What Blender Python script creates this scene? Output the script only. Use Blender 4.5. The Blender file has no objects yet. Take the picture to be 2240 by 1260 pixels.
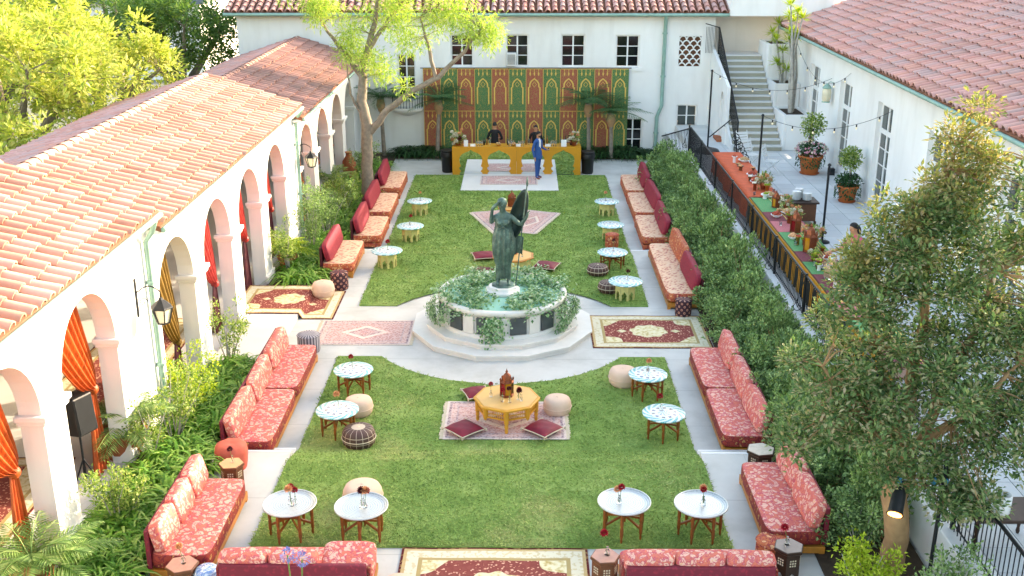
import bpy, math, random
from mathutils import Vector, Matrix, Euler
R = math.radians
PI = math.pi
rnd = random.Random(11)
scene = bpy.context.scene
C = scene.collection

# ---------------------------------------------------------------- camera
cam_d = bpy.data.cameras.new('camera')
cam_d.sensor_width = 36.0
cam_d.lens = 36.0 * 2350 / 2240
cam_d.clip_end = 2000
cam = bpy.data.objects.new('camera', cam_d)
C.objects.link(cam)
cam.location = (0.45, 0.0, 9.4)
cam.rotation_euler = (R(90 - 19.2), 0, R(0.553))
scene.camera = cam

# ---------------------------------------------------------------- world, sun, exposure
SUN_EL, SUN_AZ = 14.2, 33.0          # azimuth measured from +X towards +Y
world = bpy.data.worlds.new('World')
scene.world = world
world.use_nodes = True
wn = world.node_tree
wn.nodes.clear()
wo = wn.nodes.new('ShaderNodeOutputWorld')
wb = wn.nodes.new('ShaderNodeBackground')
sky = wn.nodes.new('ShaderNodeTexSky')
sky.sky_type = 'NISHITA'
sky.sun_disc = False
sky.sun_elevation = R(SUN_EL)
sky.sun_rotation = R(90 - SUN_AZ)
sky.air_density = 1.0
sky.dust_density = 2.5
sky.ozone_density = 1.0
wb.inputs['Strength'].default_value = 0.15
wn.links.new(sky.outputs[0], wb.inputs[0])
wn.links.new(wb.outputs[0], wo.inputs[0])
sun_d = bpy.data.lights.new('sun', 'SUN')
sun_d.energy = 2.0
sun_d.angle = R(0.6)
sun_d.color = (1.0, 0.89, 0.76)
sun = bpy.data.objects.new('sun', sun_d)
C.objects.link(sun)
sd = Vector((math.cos(R(SUN_EL)) * math.cos(R(SUN_AZ)), math.cos(R(SUN_EL)) * math.sin(R(SUN_AZ)), math.sin(R(SUN_EL))))
sun.rotation_euler = (-sd).to_track_quat('-Z', 'Y').to_euler()
sun.location = (30, 40, 30)
vs = scene.view_settings
vs.view_transform = 'Standard'
vs.look = 'None'
vs.gamma = 1.0
vs.exposure = 2.82
vs.use_white_balance = True
vs.white_balance_temperature = 7600
vs.white_balance_tint = 10
scene.render.engine = 'CYCLES'
scene.cycles.use_denoising = True
scene.cycles.max_bounces = 7
scene.cycles.diffuse_bounces = 4
scene.cycles.transparent_max_bounces = 8
scene.cycles.sample_clamp_indirect = 6

# ---------------------------------------------------------------- material helpers
def c(h):
    h = h.lstrip('#')
    out = []
    for i in (0, 2, 4):
        s = int(h[i:i + 2], 16) / 255
        out.append(s / 12.92 if s <= .04045 else ((s + .055) / 1.055) ** 2.4)
    return (*out, 1.0)

class NT:
    """tiny wrapper round a material node tree"""
    def __init__(s, name):
        s.mat = bpy.data.materials.new(name)
        s.mat.use_nodes = True
        s.t = s.mat.node_tree
        s.t.nodes.clear()
        s.out = s.t.nodes.new('ShaderNodeOutputMaterial')
        s.b = s.t.nodes.new('ShaderNodeBsdfPrincipled')
        s.t.links.new(s.b.outputs[0], s.out.inputs[0])
        s._tc = None
    def put(s, sock, v):
        if isinstance(v, bpy.types.NodeSocket):
            s.t.links.new(v, sock)
        else:
            if hasattr(sock.default_value, '__len__') and not hasattr(v, '__len__'):
                v = (v,) * len(sock.default_value)
            elif hasattr(v, '__len__') and hasattr(sock.default_value, '__len__'):
                v = tuple(v)[:len(sock.default_value)]
            sock.default_value = v
    def tc(s, which='Object'):
        if s._tc is None:
            s._tc = s.t.nodes.new('ShaderNodeTexCoord')
        return s._tc.outputs[which]
    def m(s, op, a, b=0.0, d=0.0):
        n = s.t.nodes.new('ShaderNodeMath'); n.operation = op
        s.put(n.inputs[0], a); s.put(n.inputs[1], b); s.put(n.inputs[2], d)
        return n.outputs[0]
    def vm(s, op, a, b=(0, 0, 0)):
        n = s.t.nodes.new('ShaderNodeVectorMath'); n.operation = op
        s.put(n.inputs[0], a)
        if op == 'SCALE': s.put(n.inputs['Scale'], b)
        else: s.put(n.inputs[1], b)
        return n.outputs[0]
    def sep(s, v):
        n = s.t.nodes.new('ShaderNodeSeparateXYZ'); s.put(n.inputs[0], v)
        return n.outputs
    def comb(s, x, y, z=0.0):
        n = s.t.nodes.new('ShaderNodeCombineXYZ')
        for i, q in enumerate((x, y, z)): s.put(n.inputs[i], q)
        return n.outputs[0]
    def mix(s, f, a, b, mode='MIX'):
        n = s.t.nodes.new('ShaderNodeMix'); n.data_type = 'RGBA'; n.blend_type = mode
        s.put(n.inputs['Factor'], f); s.put(n.inputs[6], a); s.put(n.inputs[7], b)
        return n.outputs[2]
    def ramp(s, f, stops, interp='LINEAR'):
        n = s.t.nodes.new('ShaderNodeValToRGB'); e = n.color_ramp
        e.interpolation = interp
        while len(e.elements) < len(stops): e.elements.new(.5)
        for el, (p, col) in zip(e.elements, stops): el.position = p; el.color = col
        s.put(n.inputs[0], f)
        return n.outputs[0]
    def noise(s, scale, vec=None, detail=3, rough=.55, dist=0, col=False):
        n = s.t.nodes.new('ShaderNodeTexNoise')
        s.put(n.inputs['Vector'], vec if vec is not None else s.tc())
        for k, v in (('Scale', scale), ('Detail', detail), ('Roughness', rough), ('Distortion', dist)): s.put(n.inputs[k], v)
        return n.outputs[1 if col else 0]
    def vor(s, scale, vec=None, feat='F1', rand=1.0, out=0):
        n = s.t.nodes.new('ShaderNodeTexVoronoi'); n.feature = feat
        s.put(n.inputs['Vector'], vec if vec is not None else s.tc())
        s.put(n.inputs['Scale'], scale); s.put(n.inputs['Randomness'], rand)
        return n.outputs[out]
    def wave(s, scale, vec=None, dist=0, dirn='X'):
        n = s.t.nodes.new('ShaderNodeTexWave'); n.bands_direction = dirn
        s.put(n.inputs['Vector'], vec if vec is not None else s.tc())
        s.put(n.inputs['Scale'], scale); s.put(n.inputs['Distortion'], dist)
        return n.outputs[1]
    def rand(s):
        g = s.t.nodes.new('ShaderNodeNewGeometry')
        o = s.t.nodes.new('ShaderNodeObjectInfo')
        return s.m('FRACT', s.m('ADD', g.outputs['Random Per Island'], o.outputs['Random']))
    def bump(s, h, strength=.3, dist=.01):
        n = s.t.nodes.new('ShaderNodeBump')
        s.put(n.inputs['Height'], h); n.inputs['Strength'].default_value = strength; n.inputs['Distance'].default_value = dist
        s.t.links.new(n.outputs[0], s.b.inputs['Normal'])
    def base(s, col, rough=.7, metal=0.0, spec=.5):
        s.put(s.b.inputs['Base Color'], col); s.put(s.b.inputs['Roughness'], rough)
        s.put(s.b.inputs['Metallic'], metal); s.put(s.b.inputs['Specular IOR Level'], spec)
        return s.mat

MATS = {}
def simple(name, col, rough=.7, metal=0.0, var=.12, scale=6.0, bump=0.0, bscale=None, spec=.4):
    t = NT(name)
    col = c(col) if isinstance(col, str) else col
    n = t.noise(scale, detail=5)
    k = t.ramp(n, [(.25, (1 - var,) * 3 + (1,)), (.75, (1 + var * .35,) * 3 + (1,))])
    t.base(t.mix(1.0, col, k, 'MULTIPLY'), rough, metal, spec)
    if bump: t.bump(t.noise(bscale or scale * 6, detail=4), bump)
    MATS[name] = t.mat
    return t.mat

def foliage(name, cols, transl=.35, rough=.5, sc=1.2):
    t = NT(name)
    n = len(cols)
    r = t.m('ADD', t.m('MULTIPLY', t.rand(), .75), t.m('MULTIPLY', t.noise(sc, detail=2), .35))
    r = t.m('SUBTRACT', r, .05)
    col = t.ramp(r, [(i / max(1, n - 1), c(h)) for i, h in enumerate(cols)])
    t.base(col, rough, 0, .3)
    tr = t.t.nodes.new('ShaderNodeBsdfTranslucent')
    t.put(tr.inputs[0], t.mix(.5, col, c('#c9d94a'), 'SOFT_LIGHT'))
    ms = t.t.nodes.new('ShaderNodeMixShader')
    ms.inputs[0].default_value = transl
    t.t.links.new(t.b.outputs[0], ms.inputs[1]); t.t.links.new(tr.outputs[0], ms.inputs[2])
    t.t.links.new(ms.outputs[0], t.out.inputs[0])
    MATS[name] = t.mat
    return t.mat

def tile_mat(name, cols, dirt='#8a6a58', amt=.35):
    t = NT(name)
    col = t.ramp(t.rand(), [(i / (len(cols) - 1), c(h)) for i, h in enumerate(cols)])
    g = t.t.nodes.new('ShaderNodeNewGeometry')
    n = t.noise(.55, vec=g.outputs['Position'], detail=4, rough=.65)
    f = t.m('MULTIPLY', t.ramp(n, [(.42, (0, 0, 0, 1)), (.68, (1, 1, 1, 1))]), amt)
    col = t.mix(f, col, c(dirt))
    fine = t.noise(14, vec=g.outputs['Position'], detail=3)
    col = t.mix(t.m('MULTIPLY', fine, .18), col, c('#e8d2bd'))
    t.base(col, .85, 0, .25)
    t.bump(fine, .25, .01)
    MATS[name] = t.mat
    return t.mat

def setup_materials():
    # stucco: slightly stained lime plaster
    t = NT('stucco')
    g = t.t.nodes.new('ShaderNodeNewGeometry'); P = g.outputs['Position']
    big = t.noise(.35, vec=P, detail=5, rough=.6)
    streak = t.noise(1.6, vec=t.vm('MULTIPLY', P, (1, 1, .18)), detail=4)
    col = t.ramp(big, [(.3, c('#d9d7d3')), (.7, c('#e8e7e4'))])
    col = t.mix(t.m('MULTIPLY', t.ramp(streak, [(.5, (0, 0, 0, 1)), (.8, (1, 1, 1, 1))]), .30), col, c('#b3aca2'))
    t.base(col, .9, 0, .2); t.bump(t.noise(30, vec=P, detail=4), .25, .006); MATS['stucco'] = t.mat
    simple('interior', '#9a9086', .9, var=.2, scale=2)
    simple('step_riser', '#a39e8c', .85, var=.15, scale=3)
    simple('bronze_dark', '#2a3a34', .5, .4, .3, 6)
    simple('concrete', '#cfcdc8', .85, var=.10, scale=1.1, bump=.12, bscale=25)
    # path slabs with faint stains
    t = NT('path_concrete')
    g = t.t.nodes.new('ShaderNodeNewGeometry'); P = g.outputs['Position']
    col = t.ramp(t.noise(.8, vec=P, detail=6, rough=.65), [(.3, c('#aeaca4')), (.5, c('#c0beb7')), (.7, c('#c9c7c0'))])
    x, y, z = t.sep(P)
    jy = t.m('ABSOLUTE', t.m('SUBTRACT', t.m('FRACT', t.m('MULTIPLY', y, .62)), .5))
    jl = t.m('LESS_THAN', jy, .006)
    col = t.mix(t.m('MULTIPLY', jl, .45), col, c('#8d8a83'))
    jx = t.m('LESS_THAN', t.m('ABSOLUTE', t.m('SUBTRACT', t.m('ABSOLUTE', x), 4.35)), .006)
    col = t.mix(t.m('MULTIPLY', jx, .3), col, c('#8d8a83'))
    st = t.ramp(t.noise(2.6, vec=P, detail=6, rough=.7), [(.60, (0, 0, 0, 1)), (.75, (1, 1, 1, 1))])
    col = t.mix(t.m('MULTIPLY', st, .28), col, c('#938d82'))
    t.base(col, .8, 0, .3); t.bump(t.noise(40, vec=P), .1, .004); MATS['path_concrete'] = t.mat
    simple('marble', '#d9d5cd', .45, var=.12, scale=3)
    simple('soil', '#4a3a2c', .95, var=.4, scale=8, bump=.5)
    simple('far_ground', '#7d7f70', .95, var=.3, scale=.3)
    # lawn
    t = NT('lawn')
    g = t.t.nodes.new('ShaderNodeNewGeometry'); P = g.outputs['Position']
    col = t.ramp(t.noise(1.3, vec=P, detail=6, rough=.7), [(.28, c('#5d7a38')), (.5, c('#739146')), (.72, c('#9aad64'))])
    dry = t.ramp(t.noise(.55, vec=P, detail=4, rough=.6), [(.54, (0, 0, 0, 1)), (.72, (1, 1, 1, 1))])
    near = t.m('SUBTRACT', 1.15, t.m('MULTIPLY', t.sep(P)[1], .035))
    col = t.mix(t.m('MULTIPLY', t.m('MULTIPLY', dry, near), .75), col, c('#b3a96a'))
    t.base(col, .9, 0, .2); t.bump(t.noise(60, vec=P, detail=3), .8, .03); MATS['lawn'] = t.mat
    t2 = NT('grass')
    g = t2.t.nodes.new('ShaderNodeNewGeometry'); P = g.outputs['Position']
    col = t2.ramp(t2.noise(.9, vec=P, detail=5, rough=.65), [(.28, c('#627f3c')), (.44, c('#7b9648')), (.60, c('#95a85a')), (.76, c('#b4ba7c'))])
    dry = t2.ramp(t2.noise(.55, vec=P, detail=4, rough=.6), [(.50, (0, 0, 0, 1)), (.66, (1, 1, 1, 1))])
    near = t2.m('SUBTRACT', 1.2, t2.m('MULTIPLY', t2.sep(P)[1], .036))
    col = t2.mix(t2.m('MULTIPLY', t2.m('MULTIPLY', dry, near), .8), col, c('#bcae78'))
    k = t2.m('ADD', .72, t2.m('MULTIPLY', t2.rand(), .5))
    col = t2.mix(1.0, col, t2.comb(k, k, k), 'MULTIPLY')
    t2.base(col, .7, 0, .2); MATS['grass'] = t2.mat
    tile_mat('tile_left', ['#b87f68', '#c28c76', '#ca9a85', '#d0a796', '#bc846e'], '#9a7a66', .25)
    tile_mat('tile_far', ['#96665c', '#a37266', '#b58072', '#8a625a'], '#4a3a34', .5)  # darker: the far roof's shade put into the tile colour, along with stains
    tile_mat('tile_right', ['#b0736a', '#ba8076', '#c28c86', '#ab8a87', '#c28372', '#a58582'], '#7f6a68', .3)
    simple('deck', '#8a5a44', .9, var=.3)
    simple('copper_green', '#8fb0a4', .6, .3, .25, 4)
    simple('wood_orange', '#b8782e', .5, var=.25, scale=9)
    simple('wood_table', '#8a4d1e', .4, var=.3, scale=12)
    simple('wood_dark', '#3a251a', .45, var=.3, scale=12)
    simple('wood_mid', '#6b4026', .5, var=.3, scale=12)
    simple('yellow_paint', '#c78a1d', .5, var=.1, scale=3)
    simple('ochre_paint', '#cf9330', .5, var=.15, scale=8)
    simple('carved_cream', '#c9c07a', .6, var=.2, scale=10)
    simple('iron', '#23262a', .5, .5, .2)
    simple('black_plastic', '#1d1e20', .45, 0, .2)
    simple('bark', '#8f8172', .9, var=.45, scale=7, bump=.6, bscale=22)
    simple('bark_warm', '#a5815c', .85, var=.35, scale=6, bump=.5, bscale=20)
    simple('bark_grey', '#a9a59c', .9, var=.35, scale=9, bump=.4)
    simple('terracotta', '#a85f3e', .85, var=.2, scale=5)
    simple('terracotta_bright', '#b9622f', .8, var=.15, scale=5)
    simple('red_fabric', '#8f1f33', .75, var=.35, scale=18)
    simple('burgundy', '#4a0f1c', .75, var=.3, scale=14)
    simple('velvet', '#7d1228', .6, var=.4, scale=6)
    simple('cream_fabric', '#d8b9a2', .9, var=.1, scale=5, bump=.2)
    simple('white_cloth', '#dcd9d4', .85, var=.06)
    simple('white_paint', '#dfdedb', .5, var=.06)
    simple('piping_cream', '#cdbfa5', .8)
    simple('tassel_dark', '#26332e', .9, var=.3, scale=20)
    simple('glass_dark', '#15171a', .06, 0, .3, 2, spec=.8)
    simple('glass_green', '#3c4440', .1, 0, .3, 2, spec=.8)
    simple('slate', '#4a5152', .5, var=.25, scale=5)
    simple('plate_white', '#e3e3e1', .25, var=.03)
    simple('skin', '#b98463', .55, var=.06)
    simple('hair_black', '#16110e', .6, var=.3, scale=30)
    simple('suit_blue', '#24508c', .8, var=.12, scale=9)
    simple('shirt_white', '#d7d9dc', .8)
    simple('black_cloth', '#17181b', .85, var=.2)
    simple('leather_brown', '#7a3d1e', .5)
    simple('pink_cloth', '#c1596f', .85, var=.15)
    simple('rose_red', '#b0142a', .7, var=.3, scale=40)
    simple('rose_dark', '#5a0a1c', .7, var=.3, scale=40)
    simple('rose_peach', '#e0a576', .7, var=.2, scale=40)
    simple('petal_white', '#e6ddc9', .7, var=.2, scale=40)
    simple('petal_blue', '#7d84b8', .7, var=.3, scale=40)
    simple('petal_pink', '#d99aa8', .7, var=.3, scale=40)
    simple('stem_green', '#5d7a38', .7)
    simple('brass', '#b78a4a', .35, .9, .2, 20)
    simple('copper', '#8f5136', .4, .7, .35, 25)
    simple('blue_clamp', '#2d86ad', .4)
    for nm, a, b2, d2 in (('green_runner', '#2f7d48', '#4f9d62', '#b9a85a'), ('pink_runner', '#a84a58', '#c46a70', '#d8b090'), ('maroon_runner', '#5a1c2a', '#7d3040', '#a8705a')):
        t = NT(nm)
        w1 = t.wave(9, dist=.6, dirn='Y'); w2 = t.wave(16, dist=.4, dirn='X')
        col = t.ramp(t.m('ADD', w1, t.m('MULTIPLY', t.noise(30), .4)), [(.3, c(a)), (.8, c(b2))])
        col = t.mix(t.m('MULTIPLY', t.m('GREATER_THAN', t.m('MULTIPLY', w1, w2), .72), .8), col, c(d2))
        t.base(col, .85); MATS[nm] = t.mat
    simple('gold_print', '#d9b25a', .7, var=.15, scale=12)
    simple('food_tan', '#c9a273', .8, var=.4, scale=22)
    simple('food_red', '#b04a32', .7, var=.4, scale=22)
    simple('liquor_amber', '#8a5a20', .15, spec=.8)
    simple('gold_curtain', '#77591a', .7, var=.3, scale=6)
    # curtain silks with crushed sheen
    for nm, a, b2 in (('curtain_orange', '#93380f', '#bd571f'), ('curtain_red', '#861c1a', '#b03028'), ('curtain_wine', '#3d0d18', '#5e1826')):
        t = NT(nm)
        n = t.noise(5, vec=t.vm('MULTIPLY', t.tc(), (1, 4, .6)), detail=5, dist=.6)
        t.base(t.ramp(n, [(.3, c(a)), (.7, c(b2))]), .5, 0, .5)
        t.bump(n, .5, .03); MATS[nm] = t.mat
    # brocade: cream blossoms on coral red
    def brocade(nm, ground, flower, dark, accent, sc=7.0, thr=.33):
        t = NT(nm)
        v0 = t.vm('ADD', t.tc(), t.vm('SCALE', t.noise(5, col=True, detail=2), .22))
        d = t.vor(sc, v0)
        r2 = t.vor(sc * 2.3, v0)
        ln = t.m('ABSOLUTE', t.m('SUBTRACT', t.noise(sc * .9, detail=2, dist=1.2), .5))
        col = t.ramp(d, [(0, c(accent)), (.10, c(accent)), (.14, c(flower)), (thr, c(flower)), (thr + .05, c(dark)), (thr + .13, c(ground)), (1, c(ground))])
        col = t.mix(t.m('MULTIPLY', t.m('LESS_THAN', ln, .035), .85), col, c(dark))
        col = t.mix(t.m('MULTIPLY', t.m('LESS_THAN', r2, .16), .7), col, c(flower))
        t.base(col, .75, 0, .35); t.bump(d, .25, .01); MATS[nm] = t.mat
    brocade('brocade', '#cb6c58', '#d9aa96', '#b84c5c', '#d8a878', 12.0, .44)
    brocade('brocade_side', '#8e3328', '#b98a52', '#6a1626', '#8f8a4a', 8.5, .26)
    brocade('brocade_orange', '#b8613a', '#d8a272', '#8a2430', '#c99a4e', 9.0, .30)
    # leaf print: cream ground with slanted red leaf strokes
    t = NT('leaf_print')
    o = t.tc()
    x, y, z = t.sep(o)
    u = t.m('MULTIPLY', t.m('ADD', x, t.m('MULTIPLY', y, .8)), 5.0)
    w = t.m('MULTIPLY', t.m('SUBTRACT', y, t.m('MULTIPLY', x, .8)), 12.0)
    d = t.vor(1.25, t.comb(u, w, t.m('MULTIPLY', z, 6)))
    col = t.ramp(d, [(0, c('#8a2434')), (.27, c('#b0404e')), (.33, c('#cf9070')), (.40, c('#dcae8c')), (1, c('#e2bf9e'))])
    col = t.mix(t.m('MULTIPLY', t.m('LESS_THAN', t.vor(9), .14), .6), col, c('#c77a45'))
    t.base(col, .8); MATS['leaf_print'] = t.mat
    # damask red for sofa backs seen from behind
    t = NT('damask')
    d = t.vor(16, t.vm('ADD', t.tc(), t.vm('SCALE', t.noise(9, col=True), .1)))
    t.base(t.ramp(d, [(.2, c('#8a1c30')), (.45, c('#6e1226'))]), .7); MATS['damask'] = t.mat
    # mosaic table top: rings of turquoise, white and indigo stars
    t = NT('mosaic')
    x, y, z = t.sep(t.tc())
    rr = t.m('SQRT', t.m('ADD', t.m('MULTIPLY', x, x), t.m('MULTIPLY', y, y)))
    an = t.m('ARCTAN2', y, x)
    seg_ = t.m('SINE', t.m('ADD', t.m('MULTIPLY', an, 13), t.m('MULTIPLY', rr, 60)))
    seg2 = t.m('SINE', t.m('MULTIPLY', an, 10))
    white = c('#dfe5e3')
    outer = t.mix(t.m('GREATER_THAN', seg_, -.15), white, t.mix(t.noise(9), c('#1c8f8c'), c('#3fb4b8')))
    midr = t.mix(t.m('GREATER_THAN', seg2, .1), white, t.mix(t.m('GREATER_THAN', t.noise(14), .5), c('#33406e'), c('#6a4a3c')))
    inn = t.mix(t.m('GREATER_THAN', t.m('SINE', t.m('ADD', t.m('MULTIPLY', an, 8), t.m('MULTIPLY', rr, -50))), .2), white, c('#4f7fb0'))
    col = t.mix(t.m('GREATER_THAN', rr, .12), inn, white)
    col = t.mix(t.m('GREATER_THAN', rr, .17), col, midr)
    col = t.mix(t.m('GREATER_THAN', rr, .235), col, white)
    col = t.mix(t.m('GREATER_THAN', rr, .27), col, outer)
    v = t.vor(34, feat='DISTANCE_TO_EDGE')
    col = t.mix(t.m('MULTIPLY', t.m('LESS_THAN', v, .06), .7), col, white)
    t.base(col, .3, 0, .5); MATS['mosaic'] = t.mat
    # engraved silver tray
    t = NT('tray')
    x, y, z = t.sep(t.tc())
    rr = t.m('SQRT', t.m('ADD', t.m('MULTIPLY', x, x), t.m('MULTIPLY', y, y)))
    eng = t.m('ADD', t.wave(9, t.comb(rr, 0, 0)), t.noise(40, detail=3))
    t.base(t.ramp(eng, [(.35, c('#7f8584')), (.55, c('#a9adac')), (.9, c('#c4c7c6'))]), .36, .4); t.bump(eng, .25, .004); MATS['tray'] = t.mat
    # plaid / stitched poufs
    t = NT('pouf_stitched')
    x, y, z = t.sep(t.tc())
    an = t.m('ARCTAN2', y, x)
    s1 = t.m('LESS_THAN', t.m('ABSOLUTE', t.m('SINE', t.m('MULTIPLY', an, 8))), .13)
    s2 = t.m('LESS_THAN', t.m('ABSOLUTE', t.m('SINE', t.m('MULTIPLY', z, 26))), .16)
    col = t.mix(t.m('MULTIPLY', t.m('MAXIMUM', s1, s2), .8), c('#4d332c'), c('#c9b6a2'))
    t.base(col, .6); MATS['pouf_stitched'] = t.mat
    t = NT('pouf_kilim')
    x, y, z = t.sep(t.tc())
    an = t.m('ARCTAN2', y, x)
    a = t.m('SINE', t.m('MULTIPLY', an, 9)); b2 = t.m('SINE', t.m('MULTIPLY', z, 40))
    col = t.ramp(t.m('MULTIPLY', a, b2), [(.1, c('#3a1f28')), (.3, c('#8a3a3a')), (.5, c('#c59a80')), (.8, c('#6a2a34'))], 'CONSTANT')
    t.base(col, .85); MATS['pouf_kilim'] = t.mat
    t = NT('pouf_grey')
    x, y, z = t.sep(t.tc())
    an = t.m('ARCTAN2', y, x)
    col = t.mix(t.m('LESS_THAN', t.m('SINE', t.m('MULTIPLY', an, 22)), t.m('SUBTRACT', t.noise(20), .5)), c('#a6a0a4'), c('#56525c'))
    t.base(col, .8); MATS['pouf_grey'] = t.mat
    t = NT('stool_blue')
    t.base(t.ramp(t.noise(7, dist=1), [(.42, c('#d5dde4')), (.5, c('#4c78b5')), (.6, c('#c9d3de'))]), .2); MATS['stool_blue'] = t.mat
    # bronze with verdigris
    t = NT('bronze')
    n = t.noise(6, detail=5, rough=.65)
    t.base(t.ramp(n, [(.25, c('#2f403b')), (.5, c('#4f665c')), (.68, c('#6d887a')), (.85, c('#93ae9f'))]), .55, .35, .5); t.bump(n, .3, .02); MATS['bronze'] = t.mat
    # mirror
    t = NT('mirror'); t.base((.82, .84, .84, 1), .01, 1.0); MATS['mirror'] = t.mat
    # fountain tiles and water
    t = NT('pool_tile')
    x, y, z = t.sep(t.tc())
    an = t.m('MULTIPLY', t.m('ARCTAN2', y, x), 1.4)
    gl = t.m('MAXIMUM', t.m('LESS_THAN', t.m('FRACT', t.m('MULTIPLY', an, 8)), .1), t.m('LESS_THAN', t.m('FRACT', t.m('MULTIPLY', z, 9)), .12))
    t.base(t.mix(gl, c('#2f8a72'), c('#8fc4b2')), .25); MATS['pool_tile'] = t.mat
    t = NT('water')
    t.base(c('#6fae9c'), .08, 0, .3); t.put(t.b.inputs['Transmission Weight'], .75); t.put(t.b.inputs['IOR'], 1.33)
    t.bump(t.noise(5, detail=3), .25, .03); MATS['water'] = t.mat
    # clear glass for vases
    t = NT('clear_glass'); t.base((.92, .95, .95, 1), .03); t.put(t.b.inputs['Transmission Weight'], .95); t.put(t.b.inputs['IOR'], 1.3); MATS['clear_glass'] = t.mat
    for nm, h in (('glass_red', '#8a1420'), ('glass_amber', '#c98a1e'), ('glass_leaf', '#2f4a20')):
        t = NT(nm); t.base(c(h), .1, 0, .6); t.put(t.b.inputs['Transmission Weight'], .25); MATS[nm] = t.mat
    # tapestry grounds, fine geometric print
    for nm, a, b2 in (('tapestry_red', '#944239', '#b26355'), ('tapestry_green', '#35653e', '#4b8454')):
        t = NT(nm)
        d = t.vor(17, feat='DISTANCE_TO_EDGE')
        col = t.mix(t.m('LESS_THAN', d, .055), c(a), c('#94803e'))
        col = t.mix(t.m('MULTIPLY', t.noise(14), .5), col, c(b2))
        t.base(col, .9); MATS[nm] = t.mat
    # lit lamp faces
    t = NT('lamp_warm'); t.base(c('#ffb060'), .4); t.put(t.b.inputs['Emission Color'], c('#ff9a4a')); t.put(t.b.inputs['Emission Strength'], 3.0); MATS['lamp_warm'] = t.mat
    t = NT('bulb'); t.base(c('#f2e6c8'), .2); t.put(t.b.inputs['Emission Color'], c('#ffdf9a')); t.put(t.b.inputs['Emission Strength'], .03); MATS['bulb'] = t.mat
    simple('lantern_glass', '#d9cfb4', .3, var=.15)
    # paving slabs
    t = NT('paving')
    k = t.rand()
    col = t.ramp(k, [(0, c('#c4c5c5')), (.5, c('#cfd0cf')), (1, c('#d8d8d6'))])
    g = t.t.nodes.new('ShaderNodeNewGeometry')
    col = t.mix(t.m('MULTIPLY', t.noise(3, vec=g.outputs['Position'], detail=5), .25), col, c('#a39f98'))
    t.base(col, .7); MATS['paving'] = t.mat
    # foliage palette
    foliage('leaf_hedge', ['#465c38', '#607c4c', '#7c9a60', '#9db87a', '#c0d39a'], .34)
    foliage('leaf_myrtle', ['#3a5030', '#4d683d', '#64804b', '#82985e', '#a49b74', '#c0a28e'], .3)
    foliage('leaf_myrtle_top', ['#56683a', '#71804a', '#949456', '#ad9c68', '#c0a088'], .3)
    foliage('leaf_sun', ['#7a9040', '#9cac4e', '#bac262', '#d2d07c', '#dcca8a'], .4, sc=.6)
    foliage('leaf_pine', ['#3d5c30', '#54763c', '#728e46', '#98a85c'], .38)
    foliage('leaf_jacaranda', ['#719a42', '#92b24e', '#b0c660', '#cbd67c', '#d8d68c'], .42, sc=.8)
    foliage('leaf_strap', ['#37601f', '#52852c', '#72a33e', '#97ba58', '#bcd080'], .35)
    foliage('leaf_shrub', ['#44602a', '#5d7c36', '#7f9a4a', '#a9b56a', '#c3c283'], .35)
    foliage('leaf_lime', ['#6a8a1e', '#8fa82c', '#b2c242', '#cdd25e'], .4)
    foliage('leaf_palm', ['#4a6a38', '#698a4a', '#8da862', '#b4c083'], .35)
    foliage('leaf_palm_dark', ['#2a4a2c', '#3b623c', '#527a4a', '#70925c'], .3)
    foliage('leaf_ivy', ['#3f6640', '#5d8858', '#86a97c', '#b2c9a4', '#d8e2d0'], .32)
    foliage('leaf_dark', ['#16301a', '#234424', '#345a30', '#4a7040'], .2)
setup_materials()

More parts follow.
